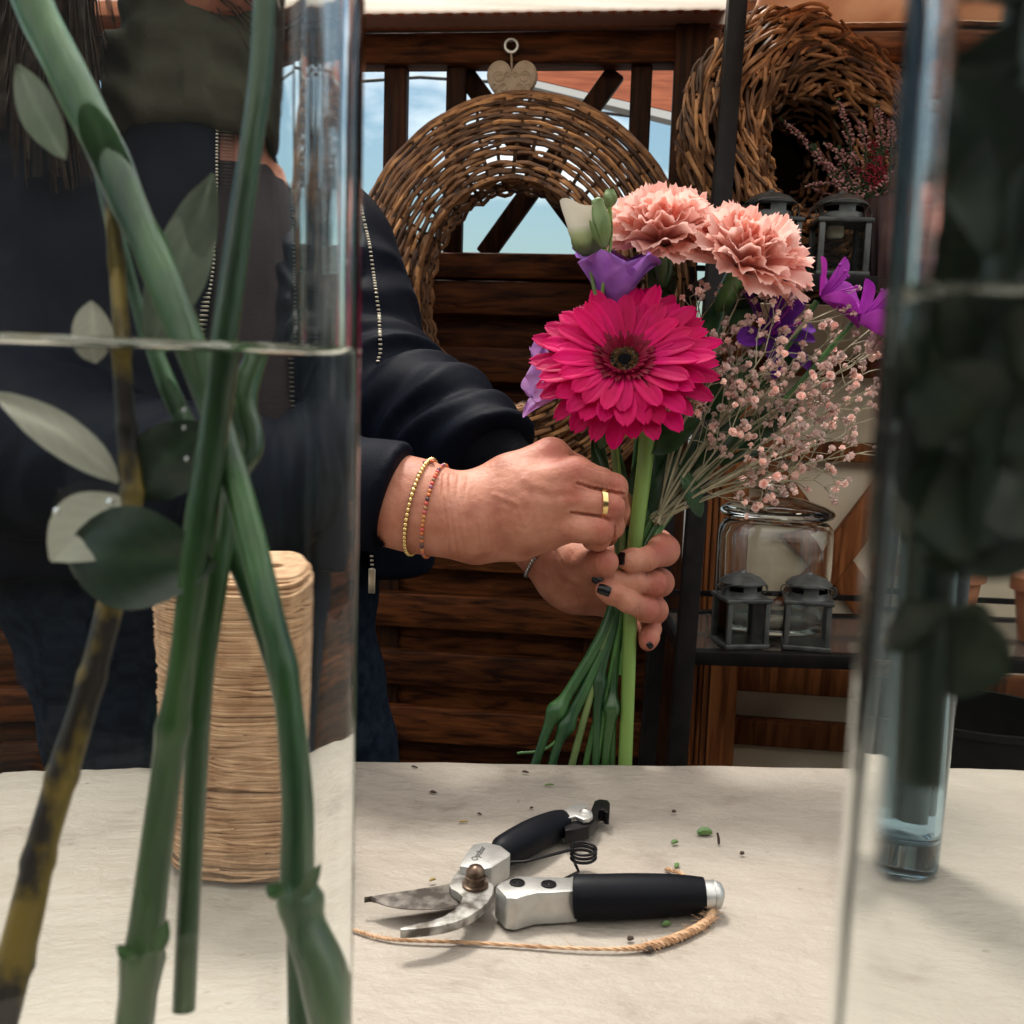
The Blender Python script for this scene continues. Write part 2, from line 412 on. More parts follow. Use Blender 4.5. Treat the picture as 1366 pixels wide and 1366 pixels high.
# canopy sheets reaching from the fence towards the table
mCan=M('cream_canopy_sheet',(.80,.76,.70),.5,col2=(.88,.85,.80),scale=5,stretch=(1,14,1),bump=.0006,bscale=20,trans=.75)
mCan2=M('tan_canopy_sheet',(.50,.30,.20),.5,col2=(.62,.42,.30),scale=5,stretch=(3,1,1),bump=.001,bscale=12,trans=.6)
def sheet(name,xa,xb,mat,label,wav,grp=None):
    ua,ub=fu(xa,20),fu(xb,20); z0=fz(21,700,.09); mb=MB(); rows=[]
    for side in (0,.006):
        rows=[]
        for i in range(9):
            row=[]
            for j in range(90):
                p=FP+FE*(ua+(ub-ua)*j/89)+FN*(.075-.03+.055*i)
                row.append((p.x,p.y,z0+side+.0021*i+wav*math.sin(j*1.9)))
            rows.append(row)
        mb.grid(rows)
    o=obj(name,mb,mat,origin=FP+FE*(ua+ub)/2); tag(o,label,'canopy')
sheet('canopy_sheet',430,984,mCan,'pale cream canopy sheet above the dark lattice fence',.0005)
sheet('canopy_sheet',1000,1500,mCan2,'tan brown canopy sheet above the round wicker basket',.0003)

# eave of the house beyond the fence
hs=thing('neighbouring_house','house eave of red brown boards with a white gutter beyond the lattice','house',W(900,100,6))
def slab(mb,poly,d,th):
    a=[W(x,y,d) for x,y in poly]; mb.prism(a,[p+Vector((0,th,0)) for p in a])
s=MB(); slab(s,[(690,20),(1060,20),(1060,186),(770,119),(690,100)],6,.12); obj('eave_boards',s,mRed,hs)
mWhite=M('white_gutter',(.7,.7,.68),.4)
s=MB(); slab(s,[(700,104),(1060,188),(1060,200),(700,113)],5.98,.12); obj('gutter',s,mWhite,hs)
mCable=M('cable_black',(.02,.02,.02),.5)
s=MB(); s.tube([W(430,112,7),W(560,103,7),W(700,112,7),W(800,150,7),W(960,168,7)],.012,6)
tag(obj('overhead_cable',s,mCable,origin=W(600,105,7)),'thin black cable hanging across the sky behind the lattice','cable')

# ---------------------------------------------------------------- eye hook and heart
mChrome=M('dull_steel',(.55,.53,.5),.3,metal=1)
hp=fpt(682,63,.031)
hk=MB()
hk.tube([hp+Vector((.0095*math.cos(a),-.006,.0095*math.sin(a))) for a in [k*math.pi/8 for k in range(17)]],.003,6)
hk.tube([hp+Vector((0,.002,.008)),hp+Vector((0,-.006,.0085))],.003,6)
obj('eye_hook',hk,mChrome,fence)
mHeart=M('cream_pressed_clay',(.50,.38,.27),.8,col2=(.60,.47,.35),scale=60,bump=.001,bscale=220)
hc=fpt(683,114,.042); ht=thing('hanging_heart','cream embossed heart hanging from an eye hook above the oval wreath','ornament',hc)
k_=1.6/FPX
out=[]
for i in range(64):
    t=2*math.pi*i/64
    x=16*math.sin(t)**3; y=13*math.cos(t)-5*math.cos(2*t)-2*math.cos(3*t)-math.cos(4*t)
    out.append((x*2.05,y*2.35))
mb=MB()
for lay,(sc,off) in enumerate(((.93,.007),(1,.0045),(1,-.0045),(.93,-.007))):
    mb.add([hc+FE*x*k_*sc+Vector((0,0,(y+2)*k_*sc))+FN*off for x,y in out],[])
n=64; fs=[(l*n+i,l*n+(i+1)%n,(l+1)*n+(i+1)%n,(l+1)*n+i) for l in range(3) for i in range(n)]+[tuple(range(n)),tuple(range(4*n-1,3*n-1,-1))]
mb.f+=fs; mb.sm+=[True]*(3*n)+[False]*2
for sx in (-1,1):                                           # raised scroll work
    for (cx,cy,r0,tn) in ((17,9,8,1.4),(10,-4,6,1.3),(22,-4,5,1.2),(5,12,4,1.2)):
        pts=[hc+FE*(sx*(cx+r0*(1-.6*q/14)*math.cos(q*tn*2*math.pi/14)))*k_+Vector((0,0,(cy+r0*(1-.6*q/14)*math.sin(q*tn*2*math.pi/14))*k_))+FN*.0072 for q in range(15)]
        mb.tube(pts,.0011,5)
obj('heart',mb,mHeart,ht)
s=MB(); s.tube([hp+Vector((0,-.006,-.008)),hc+Vector((0,0,.016))+FN*.002],.0016,6); obj('cord',s,mHeart,ht)

# ---------------------------------------------------------------- oval willow wreath
def wreath1():
    c=fpt(690,402,.062); D=(c-C0).dot(FW); kx=D/FPX
    a0,b0,a1,b1=232*kx,264*kx,118*kx,143*kx
    root=thing('oval_wreath','large oval woven willow wreath hanging on the lattice fence','wreath',c)
    NS=44
    def surf(th,s):                       # s 0 outer rim .. 1 inner rim .. 1.5 back edge of the inner wall
        if s<=1: q=s; dep=.005+.095*math.sin(min(q,1)*1.75)
        else: q=1+(s-1)*.10; dep=.098-(s-1)*.17
        return c+FE*((a0+(a1-a0)*q)*math.cos(th))+Vector((0,0,(b0+(b1-b0)*q)*math.sin(th)))+FN*dep
    def nrm(th,s):
        e=.02
        u=surf(th+e,s)-surf(th-e,s); v=surf(th,s+e)-surf(th,s-e)
        n_=u.cross(v).normalized()
        return n_ if n_.dot(FN)>0 or s>1 else -n_
    st=MB()
    for i in range(NS):
        th=2*math.pi*(i+.3*rnd(-1,1))/NS
        st.tube([surf(th+.02*math.sin(s*3+i),s) for s in [k*.1 for k in range(15)]],.0028,6)
    obj('stakes',st,mStake,root)
    we=MB()
    rows=[(k+.5)/22 for k in range(22)]+[1.0,1.07,1.14,1.21,1.28,1.35,1.42]
    for ri,s0 in enumerate(rows):
        th=rnd(0,6.28); tot=0
        dens=1 if not(.50<s0<.92) else .88
        while tot<2*math.pi:
            arc=rnd(.7,1.5); we.val=random.random()*(.75 if s0>1 else 1)
            m=int(arc/(2*math.pi)*NS*2)+2; pts=[];rr=[]
            ph=rnd(0,6); am=rnd(.004,.016)
            skip=random.random()>dens
            for q in range(m):
                t=th+arc*q/(m-1); idx=t*NS/(2*math.pi)
                alt=math.cos(math.pi*idx+math.pi*ri)
                ss=s0+am*math.sin(t*2.3+ph)+rnd(-.006,.006)
                n_=FN if s0<=1 else (c-surf(t,s0)).normalized()
                pts.append(surf(t,ss)+n_*(.0042*alt+rnd(-.0006,.0006)))
                rr.append(rnd(.0030,.0040)*(1-.35*abs(2*q/(m-1)-1)**3))
            if not skip: we.tube(pts,rr,6)
            th+=arc*.97; tot+=arc*.97
    for s0,r_ in ((0,.0048),(.0,.004),(1.0,.0042)):          # rims
        for j in range(2):
            we.val=rnd(.4,1)
            we.tube([surf(q*2*math.pi/80,s0+(.012*math.sin(q*.9+j*3)))+FN*.004*math.cos(q*.9+j*3.1) for q in range(81)],r_,6,False)
    obj('weave',we,mWick,root)
wreath1()

# ---------------------------------------------------------------- round willow basket
def basket():
    c=W(1078,203,1.405); ax=Vector((.36,-.93,.04)).normalized(); Mx=frame(ax,(1,0,.1))
    root=thing('round_basket','deep round basket of thick willow rods lying on its side behind the lanterns','basket',c)
    K=1.41/FPX
    def prof(s):                          # s 0..1 outer flank (back to rim), 1..2 front ring, 2..3 inner wall
        if s<1: return (118+60*s**.6)*K, -.105+.105*s
        if s<2: q=s-1; return (178-97*q)*K, .035*math.sin(q*math.pi*.9)
        q=s-2; return (81-24*q)*K, .008-.10*q
    def P(th,s):
        r,z=prof(s); wv=1+.035*math.sin(3*th+1)+.02*math.sin(5*th)
        return c+Mx@Vector((r*wv*math.cos(th),r*wv*math.sin(th),z))
    mb=MB()
    rows=[.05+.95*k/14 for k in range(15)]+[1.03+.94*k/15 for k in range(16)]+[2.02+.95*k/9 for k in range(10)]
    for ri,s0 in enumerate(rows):
        n=32 if s0<2 else 15
        for i in range(n):
            th=2*math.pi*(i+rnd(-.35,.35))/n+ri*.37
            arc=rnd(.26,.52); tilt=rnd(.02,.22)*(1 if s0<2 else .5)*random.choice((1,1,1,-.6)); bow=rnd(-.03,.04)
            mb.val=min(1,max(0,random.gauss(.68 if 1<=s0<2 else .3,.28)))  # front ring lighter, flank and hollow darker: light and shade in the rod tones
            r_=rnd(.0023,.0036); pts=[];rr=[]
            lift=rnd(.000,.015)
            for q in range(7):
                f=q/6; t=th+arc*(f-.5); s=min(2.97,max(.01,s0+tilt*(f-.5)+bow*math.sin(f*3.14)))
                p=P(t,s); p2=P(t,min(2.97,s+.04)); tn=(p2-p).normalized(); td=(P(t+.02,s)-p).normalized()
                nn=td.cross(tn).normalized()
                pts.append(p+nn*(lift*(.35+.65*math.sin(f*3.0+ri))+rnd(-.001,.001))); rr.append(r_*(1-.2*f))
            mb.tube(pts,rr,6)
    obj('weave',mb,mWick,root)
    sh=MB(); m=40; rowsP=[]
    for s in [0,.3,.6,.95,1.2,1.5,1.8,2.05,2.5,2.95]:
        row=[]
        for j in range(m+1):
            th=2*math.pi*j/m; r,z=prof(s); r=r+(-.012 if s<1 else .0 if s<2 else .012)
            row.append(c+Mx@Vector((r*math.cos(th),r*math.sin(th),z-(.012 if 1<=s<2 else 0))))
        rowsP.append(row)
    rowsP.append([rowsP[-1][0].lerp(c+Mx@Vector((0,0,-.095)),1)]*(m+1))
    sh.grid(rowsP); obj('shade_lining',sh,M('shadowed_bark',(.012,.007,.004),.9,spec=.02),root)  # opaque dark sheet under the rods; the hollow's shade is in its colour
basket()

# ---------------------------------------------------------------- metal shelf
A0=W(988,-60,1.30); A1=W(902,1020,1.30)
sx=(A1-A0); dn=sx/sx.z
def post_at(z,off=Vector((0,0,0))): return A0+dn*(z-A0.z)+off
shelf=thing('metal_shelf','black metal shelf unit with narrow flat uprights before the fence','shelf',post_at(GROUND))
ZR=W(1100,367,1.30).z+.03
def upright(off,wd=.0235,dp=.022,top=.75):
    mb=MB(); a=post_at(top,off); b_=post_at(GROUND,off); d=(a-b_).normalized()
    Mx=frame(d,(1,0,0)); mb.box((a+b_)/2,(wd,dp,(a-b_).length),Mx,.0015); return mb
SD=.23; SW=.62
for off in (Vector((0,0,0)),Vector((SW,-.0,0)),Vector((-.002,SD,0)),Vector((SW,SD,0))):
    obj('upright',upright(off,top=.75 if off.y<.1 else ZR),mIron,shelf)
zl=W(925,866,1.30).z; zu=W(1100,367,1.30).z
mShelfPlate=M('smoky_shelf_plate',(.10,.085,.075),.12,col2=(.13,.11,.095),scale=30,coat=.3)
for z in (zl,zu,-.35):
    a=post_at(z); fr=MB()
    fr.box((a.x+SW/2,a.y-.001,z-.009),(SW+.01,.018,.018),None,.001); fr.box((a.x+SW/2,a.y+SD,z-.009),(SW-.024,.016,.018),None,.001)
    fr.box((a.x+.003,a.y+SD/2,z-.009),(.012,SD-.024,.018),None,.001); fr.box((a.x+SW-.003,a.y+SD/2,z-.009),(.012,SD-.024,.018),None,.001)
    f=obj('shelf_frame',fr,mIron,shelf)
    pl=MB(); pl.box((a.x+SW/2,a.y+SD/2,z-.005),(SW-.022,SD-.02,.004)); obj('plate',pl,mShelfPlate,f)
    bk=MB(); bk.box((a.x+SW/2,a.y+SD-.012,z+.028),(SW-.024,.006,.008)); obj('back_rail',bk,mIron,f)

# ---------------------------------------------------------------- small tin lanterns
mPane=thin_glass('lantern_pane')
mWax=M('cream_wax',(.75,.68,.55),.5,sss=.3)
def lantern(loc,rot,label,grp,candle=False):
    r=thing('tin_lantern',label,'lantern',(0,0,0),grp)
    h,wd=.062,.0282
    fr=MB(); fr.box((0,0,.003),(2*wd+.003,2*wd+.003,.006),None,.001); fr.box((0,0,h),(2*wd+.005,2*wd+.005,.005),None,.001)
    for sx_ in (-1,1):
        for sy in (-1,1): fr.box((sx_*(wd-.003),sy*(wd-.003),h/2+.001),(.0062,.0062,h-.006),None,.0003)
    obj('frame',fr,mTin,r)
    for k in range(4):
        p=MB(); a=k*math.pi/2; Mz=Matrix.Rotation(a,3,'Z'); p.box(Mz@Vector((0,-(wd-.0035),h/2+.001)),(2*wd-.014,.001,h-.0085),Mz); obj('pane',p,mPane,r)
    ch=MB(); n=40
    pr=[(.0262,h+.0025),(.0246,h+.006),(.0243,h+.010),(.0243,h+.017),(.0248,h+.020)]
    ch.lathe(pr,n=n,skip=lambda i,j: i==2 and (j%10) in (3,4,5,6,7)); ch.lathe([(r_-.0012,z) for r_,z in pr],n=n,skip=lambda i,j: i==2 and (j%10) in (3,4,5,6,7))
    obj('chimney',ch,mTin,r)
    cp=MB(); cp.lathe([(.0246,h+.0195),(.0292,h+.0188),(.0294,h+.0205),(.0225,h+.0268),(.012,h+.031),(.005,h+.0325),(.004,h+.035),(.0005,h+.0365)],n=40,capb=True)
    obj('cap',cp,mTin,r)
    bl=MB(); pts=[]
    for k in range(17):
        a=math.pi*k/16; pts.append((.0308*math.cos(a),-.024*math.sin(a)-.004,h+.012+.010*math.sin(a)))
    bl.tube(pts,.0009,6)
    for sx_ in (-1,1): bl.tube([(sx_*.0308+.004*math.cos(a),0,h+.011+.006*math.sin(a)) for a in [q*math.pi/5 for q in range(11)]],.0009,5)
    obj('handle',bl,mTin,r)
    r.location=loc; r.rotation_euler=(0,0,rot)
    return r
def on_shelf(px,py_ref,z,dd):             # point on a shelf, dd behind the front rail
    y=post_at(z).y+dd; t=(y)/ray(px,py_ref).y; p=C0+ray(px,py_ref)*t; return Vector((p.x,y,z))
l1=lantern(on_shelf(986,850,zl,.035),R(10),'small grey tin lantern on the lower shelf beside the metal upright','tin lanterns on the shelf unit')
dup(l1,on_shelf(1074,855,zl,.035),R(-12),'small grey tin lantern standing before the right half of the lidded glass jar')
l3=dup(l1,on_shelf(1116,365,zu,.04),R(-4),'larger dark tin lantern on the upper shelf beside the ribbed flowerpot',scale=1.14)
dup(l1,on_shelf(1022,365,zu,.045),R(6),'dark tin lantern on the upper shelf half hidden behind a peach carnation',scale=1.14)
cd=MB(); p=on_shelf(1110,365,zu,.045); cd.lathe([(.0005,.068),(.0105,.067),(.0115,.062),(.0115,.056),(.009,.052),(.0005,.051)],p,20)
tag(obj('hanging_light_bulb',cd,mWax,origin=p+Vector((0,0,.051))),'small round cream bulb inside the larger tin lantern','bulb')

# ---------------------------------------------------------------- lidded glass jar
mJar=glass('jar_glass',(.97,.985,.98),1.45)
jp=on_shelf(1027,830,zl,.135); K=(jp-C0).dot(FW)/FPX
jr=thing('glass_jar','large clear glass storage jar with a knobbed lid on the lower shelf','jar',jp)
ro=74*K; H=145*K
prof=[(.0005,.001),(ro*.80,.001),(ro*.95,.006),(ro,.02),(ro,H*.86),(ro*.985,H*.93),(ro*.90,H*.985),(ro*.86,H),(ro*.80,H),(ro*.80,H*.985),(ro*.90,H*.93),(ro*.955,H*.86),(ro*.955,.022),(ro*.88,.012),(.0005,.011)]
s=MB(); s.lathe(prof,jp,64); obj('body',s,mJar,jr)
q=jp+Vector((0,0,H+.001))
prof=[(.0005,.0),(ro*.78,.0),(ro*.80,.004),(ro*.97,.005),(ro*1.0,.009),(ro*.97,.014),(ro*.80,.020),(ro*.45,.028),(ro*.22,.031),(ro*.17,.036),(ro*.24,.042),(ro*.26,.048),(ro*.2,.054),(.0005,.056)]
s=MB(); s.lathe(prof,q,64); obj('lid',s,mJar,jr)

# ---------------------------------------------------------------- ribbed flowerpot and heather
mRib=M('plum_metal',(.17,.11,.12),.3,metal=.5,col2=(.24,.17,.17),scale=30)
pp=on_shelf(1205,365,zu,.075); K=(pp-C0).dot(FW)/FPX
pot=thing('ribbed_flowerpot','plum grey ribbed metal flowerpot on the upper shelf holding heather','flowerpot',pp)
s=MB(); n=96; rows=[]
for z,r0_ in ((0,46),(.002,47),(.105,55),(.108,56.5),(.108,53),(.09,52)):
    rows.append([pp+Vector(((r0_+(1.5*math.cos(j*math.pi*2/4) if z<.106 else 0))*K*math.cos(2*math.pi*j/n),(r0_+(1.5*math.cos(j*math.pi*2/4) if z<.106 else 0))*K*math.sin(2*math.pi*j/n),z)) for j in range(n+1)])
s.grid(rows); obj('shell',s,mRib,pot)
s=MB(); s.lathe([(.0005,.092),(50*K,.09)],pp,24); obj('soil',s,M('potting_soil',(.02,.014,.01),.9,bump=.003,bscale=200),pot)
mHea=M('heather_pink',(.50,.20,.20),.6,col2=(.70,.40,.37),scale=90,attr=.4)
mHeaR=M('heather_crimson',(.30,.012,.03),.55,col2=(.45,.03,.06),scale=90)
mHeaG=M('heather_green',(.02,.05,.02),.6,col2=(.04,.09,.03),scale=60)
def heather():
    base=pp+Vector((0,0,.095)); root=thing('heather','bushy heather with pink flower spikes in the ribbed flowerpot','plant',base)
    st,fl,rd,gr=MB(),MB(),MB(),MB()
    tips=[(1040,158),(1116,132),(1098,190),(1146,160),(1170,140),(1192,105),(1188,160),(1215,120),(1235,160),(1130,205),(1160,190),(1085,215),(1250,200),(1070,250),(1200,190)]
    for k in range(26):
        tips.append((rnd(1080,1260),rnd(190,250)))
    for i,(x,y) in enumerate(tips):
        d=1.385+rnd(-.05,.05); tip=W(x,y,d); b0=W(1168+(x-1150)*.22+rnd(-12,12),268,1.385)+Vector((0,rnd(-.02,.02),0)) if x<1200 else base+Vector((rnd(-.035,.035),rnd(-.03,.03),0))
        P=[b0.lerp(tip,t)+Vector((0,0,.022*math.sin(t*3.1)*(0 if i>14 else 1)-.015*math.sin(t*3.1)*abs(tip.x-b0.x)*8)) for t in [q/12 for q in range(13)]]
        st.tube(P,[.0016*(1-.6*q/12) for q in range(13)],5)
        red=(1140<x<1185 and 180<y<240); n=int((tip-b0).length/.0021)
        for q in range(n):
            t=q/n; 
            if t<.3 and i<15: continue
            f=t*12; j=min(11,int(f)); p=P[j].lerp(P[j+1],f-j)
            taper=.0075*(1.05-t)**.5+.001
            for r_ in range(2):
                a=rnd(0,6.28); dr=Vector((math.cos(a),math.sin(a),rnd(-.3,.5)))
                tgt=gr if t>.93 or (t<.45 and random.random()<.6) else (rd if red else fl)
                tgt.val=random.random()
                tgt.ball(p+dr*taper*rnd(.5,1),(.0014,.0014,.0021),5,4,frame(dr))
    obj('stems',st,mHeaG,root); obj('flower_spikes',fl,mHea,root); obj('crimson_spikes',rd,mHeaR,root); obj('green_tips',gr,mHeaG,root)
heather()

# terracotta pots and dark tray further along the shelf
mTerra=M('terracotta',(.36,.135,.06),.7,col2=(.48,.20,.10),scale=30,bump=.0006,bscale=120)
def tpot(px,z,dd,r,h,label):
    p=on_shelf(px,800,z,dd); s=MB()
    s.lathe([(.0005,0),(r*.72,0),(r*.93,h*.78),(r*1.05,h*.78),(r*1.08,h*.98),(r*1.0,h),(r*.92,h*.97),(r*.86,h*.75),(.0005,h*.74)],p,40)
    o=obj('terracotta_pot',s,mTerra,origin=p); tag(o,label,'flowerpot','terracotta pots on the lower shelf'); return o
tpot(1305,zl,.10,.050,.105,'wide terracotta pot on the lower shelf past the glass jar')
s=MB(); p=on_shelf(1345,1010,-.35,.12); s.lathe([(.0005,0),(.085,0),(.105,.165),(.110,.166),(.110,.175),(.103,.175),(.083,.01),(.0005,.008)],p,40)
tag(obj('black_bucket',s,mIron,origin=p),'black bucket on the bottom shelf below the terracotta pots','bucket')
tpot(1440,zl,.09,.044,.09,'narrower terracotta pot at the far end of the lower shelf')
# ---------------------------------------------------------------- table and cloth
mLegs=M('table_leg_wood',(.10,.055,.03),.6,col2=(.16,.09,.05),scale=10)
E0=T(480,1016); E1=T(1110,1024); ed=(E1-E0).normalized(); en=Vector((-ed.y,ed.x,0))   # back edge, outward normal
def tp(u,v,z): return E0+ed*u+en*v+Vector((0,0,z-E0.z))
tbl=thing('work_table','wooden work table under the pale cloth','table',tp(.1,-.45,GROUND))
s=MB(); Mx=Matrix((ed,en,Vector((0,0,1)))).transposed()
s.box(tp(.15,-.375,-.018),(1.5,.74,.03),Mx,.003); obj('tabletop',s,mLegs,tbl)
for u in (-.5,.8):
    for v in (-.68,-.08):
        s=MB(); s.box(tp(u,v,(GROUND-.035)/2),(.06,.06,-GROUND-.035),Mx,.004); obj('leg',s,mLegs,tbl)
m,nt,b=newmat('pale_cloth'); N=nt.nodes.new; L=nt.links.new
tc=N('ShaderNodeTexCoord'); n1=N('ShaderNodeTexNoise'); n1.inputs['Scale'].default_value=14; n1.inputs['Detail'].default_value=9; n1.inputs['Roughness'].default_value=.62
L(tc.outputs['Object'],n1.inputs[0]); r1=ramp(nt,[(.30,(.22,.185,.152)),(.44,(.325,.284,.238)),(.7,(.365,.322,.272))]); L(n1.outputs[0],r1.inputs[0])
n0=N('ShaderNodeTexNoise'); n0.inputs['Scale'].default_value=160; n0.inputs['Detail'].default_value=3
L(tc.outputs['Object'],n0.inputs[0]); r0=ramp(nt,[(.69,(1,1,1)),(.80,(.55,.5,.42))]); L(n0.outputs[0],r0.inputs[0])
mxx=N('ShaderNodeMix'); mxx.data_type='RGBA'; mxx.blend_type='MULTIPLY'; mxx.inputs[0].default_value=.8
L(r1.outputs[0],mxx.inputs[6]); L(r0.outputs[0],mxx.inputs[7]); L(mxx.outputs[2],b.inputs['Base Color'])
b.inputs['Roughness'].default_value=.5; b.inputs['Specular IOR Level'].default_value=.35
mpp=N('ShaderNodeMapping'); mpp.inputs['Rotation'].default_value=(0,0,.5); mpp.inputs['Scale'].default_value=(1,1.5,1)
n2=N('ShaderNodeTexNoise'); n2.inputs['Scale'].default_value=11; n2.inputs['Detail'].default_value=7; n2.inputs['Roughness'].default_value=.6; n2.inputs['Distortion'].default_value=.15
L(tc.outputs['Object'],mpp.inputs[0]); L(mpp.outputs[0],n2.inputs[0])
n3=N('ShaderNodeTexNoise'); n3.inputs['Scale'].default_value=420; n3.inputs['Detail'].default_value=3; L(tc.outputs['Object'],n3.inputs[0])
b1=N('ShaderNodeBump'); b1.inputs['Distance'].default_value=.013; b1.inputs['Strength'].default_value=.8; L(n2.outputs[0],b1.inputs['Height'])
b2=N('ShaderNodeBump'); b2.inputs['Distance'].default_value=.0004; b2.inputs['Strength'].default_value=.6; L(n3.outputs[0],b2.inputs['Height']); L(b1.outputs[0],b2.inputs['Normal'])
L(b2.outputs[0],b.inputs['Normal']); mCloth=m
s=MB(); rows=[]
vs=[-.76+.0076*k for k in range(101)]
prof=[(v,0) for v in vs]+[(.004,-.0012),(.007,-.0045),(.0085,-.012),(.009,-.04),(.0095,-.09),(.010,-.15)]
for k,(v,z) in enumerate(prof):
    row=[]
    for j in range(141):
        u=-.62+1.55*j/140; p=tp(u,v,0)
        wz=.0011*noise.noise((u*9,v*14,0))+.0007*noise.noise((u*27,v*31,4))
        wz=wz*(1 if z==0 else .6)+(0 if z>-.02 else .0)
        lat=.004*noise.noise((u*7,z*9,9))*(1 if z<-.02 else .25)
        q=tp(u,v+lat,z+wz-.0006); row.append(q)
    rows.append(row)
s.grid(rows); cl=obj('tablecloth',s,mCloth,origin=tp(.1,-.4,0)); tag(cl,'creased pale cream cloth covering the work table','tablecloth')

# ---------------------------------------------------------------- spool of jute twine
mJute=M('jute',(.38,.215,.115),.85,col2=(.56,.36,.215),scale=120,bump=.0006,bscale=500,attr=[(0,(.88,.86,.84)),(.5,(1,1,1)),(1,(1.1,1.08,1.06))])
sc0=T(322,1180); sc=Vector((0,sc0.y+.052,0)); sc.x=(327-683)/FPX*(sc.y+.01)
SR,SH=.0455,.156
def spool():
    root=thing('twine_spool','tall spool of tan jute twine standing on the cloth','spool',sc)
    mb=MB(); turns=150; pts=[];rr=[]; 
    for k in range(turns):
        mb.val=random.random(); tx,ty=rnd(-.05,.05),rnd(-.05,.05)
        z=.0035+(SH-.007)*k/(turns-1)+rnd(-.0006,.0006)
        if .30<k/turns<.34: rr_=SR-.003
        else: rr_=SR
        rr_*=1-.10*(1-k/turns)**1.5
        r0=rr_*(1-.25*max(0,(k/turns-.96)/.04)**2)*(1-.06*max(0,(.06-k/turns)/.06))+rnd(-.0008,.0008)
        mb.tube([sc+Vector((r0*math.cos(a),r0*math.sin(a),z+r0*(tx*math.cos(a)+ty*math.sin(a)))) for a in [q*2*math.pi/44 for q in range(45)]],.00115,5,False)
    for k in range(190):                                   # crossing outer winds
        mb.val=random.random(); z=rnd(.01,SH-.014); tx,ty=rnd(-.22,.22),rnd(-.22,.22); r0=SR+.0008; a0=rnd(0,6.28); ln=rnd(1.5,4)
        r0*=1-.10*(1-z/SH)**1.5; mb.tube([sc+Vector((r0*math.cos(a),r0*math.sin(a),min(SH-.004,max(.004,z+r0*(tx*math.cos(a)+ty*math.sin(a)))))) for a in [a0+q*ln/24 for q in range(25)]],.0009,5)
    obj('windings',mb,mJute,root)
    c=MB(); c.lathe([(.0005,.002),(SR*.89-.002,.002),(SR*.90-.0015,.01),(SR*.955-.0015,SH*.4),(SR-.0015,SH-.01),(SR-.006,SH-.001),(.006,SH-.002),(.005,SH-.012),(.0005,SH-.013)],sc,32); obj('core',c,mJute,root)
    for k in range(0): pass
spool()

# ---------------------------------------------------------------- secateurs
mAlu=M('cast_aluminium',(.44,.44,.42),.38,metal=.75,col2=(.56,.56,.54),scale=90,bump=.00012,bscale=700)
mRub=M('black_rubber',(.0018,.0022,.0042),.5,col2=(.0035,.0042,.007),spec=.12,scale=40,bump=.0001,bscale=500)
mSteel=M('stained_steel',(.035,.026,.02),.5,metal=.5,col2=(.20,.18,.155),scale=110,edge=(.42,.68),bump=.0001,bscale=300,detail=9)
mSteelL=M('worn_steel',(.09,.075,.06),.45,metal=.6,col2=(.42,.41,.38),scale=110,edge=(.40,.60),bump=.0001,bscale=400,detail=9)
mRust=M('rusty_bolt',(.06,.035,.022),.35,metal=.7,col2=(.24,.17,.12),scale=140)
mBlk=M('black_plastic',(.004,.004,.005),.35,spec=.25)
sec=thing('secateurs','open pruning secateurs with black grips lying on the pale cloth','secateurs',T(650,1200))
def flat(poly,z1,z0):
    a=[T(x,y,z1) for x,y in poly]; return a,[Vector((p.x,p.y,z0)) for p in a]
def plate(name,poly,z1,z0,mat,bev=.0006,parent=None):
    s=MB(); s.prism(*flat(poly,z1,z0)); return obj(name,s,mat,parent or sec,bevel=bev)
# cutting blade: bevelled towards its lower edge
up=[(486,1197),(510,1193),(537,1189),(570,1184),(600,1179),(622,1172),(640,1172)]
lo=[(486,1197),(509,1206),(530,1211),(555,1213),(590,1212),(611,1207),(640,1192)]
s=MB(); top=[];mid=[];bot=[]
for (a,b_) in zip(spline(up,4),spline(lo,4)):
    A=T(*a,.0100); B=T(*b_,.0085); top.append(A); mid.append(A.lerp(B,.55)+Vector((0,0,.0003))); bot.append(B)
s.grid([top,mid,bot]); s.grid([[p-Vector((0,0,.0028)) for p in top],[p-Vector((0,0,.0022)) for p in mid],[p-Vector((0,0,.0004)) for p in bot]])
s.grid([top,[p-Vector((0,0,.0028)) for p in top]]); s.grid([bot,[p-Vector((0,0,.0004)) for p in bot]])
obj('blade',s,mSteel,sec)
outer=[(659,1182),(657,1193),(650,1204),(640,1213),(626,1222),(610,1229),(592,1234),(572,1237),(553,1239),(534,1240)]
inner=[(534,1237),(552,1233),(575,1228),(592,1222),(606,1213),(615,1203),(617,1196),(611,1190),(602,1185),(599,1180),(604,1170),(612,1160),(646,1160),(653,1172)]
plate('hook_jaw',outer+inner,.0135,.0092,mSteelL,.0005)
bp=T(634,1182,.0135); s=MB()
s.lathe([(.0005,.0),(.0063,.0),(.0063,.0012),(.0050,.0016),(.0046,.0035),(.0050,.0038),(.0050,.0052),(.0040,.0056),(.0040,.0066),(.0046,.0070),(.0044,.0080),(.0030,.0098),(.0005,.0104)],bp,24); obj('pivot_bolt',s,mRust,sec)
plate('upper_head',[(613,1155),(622,1138),(631,1126),(648,1123),(668,1128),(681,1138),(680,1142),(656,1157),(646,1159)],.0175,.006,mAlu,.0008)
plate('lower_head',[(661,1182),(668,1176),(690,1168),(770,1170),(772,1188),(740,1190),(716,1191),(700,1195),(690,1198),(676,1197)],.0168,.0008,mAlu,.0013)
for x,y in ((690,1178),(732,1180)):
    s=MB(); p=T(x,y,.0169); s.lathe([(.0005,.0002),(.0028,.0002),(.0030,.0007),(.0036,.0006),(.0038,.0)],p,20); obj('screw',s,mBlk,sec)
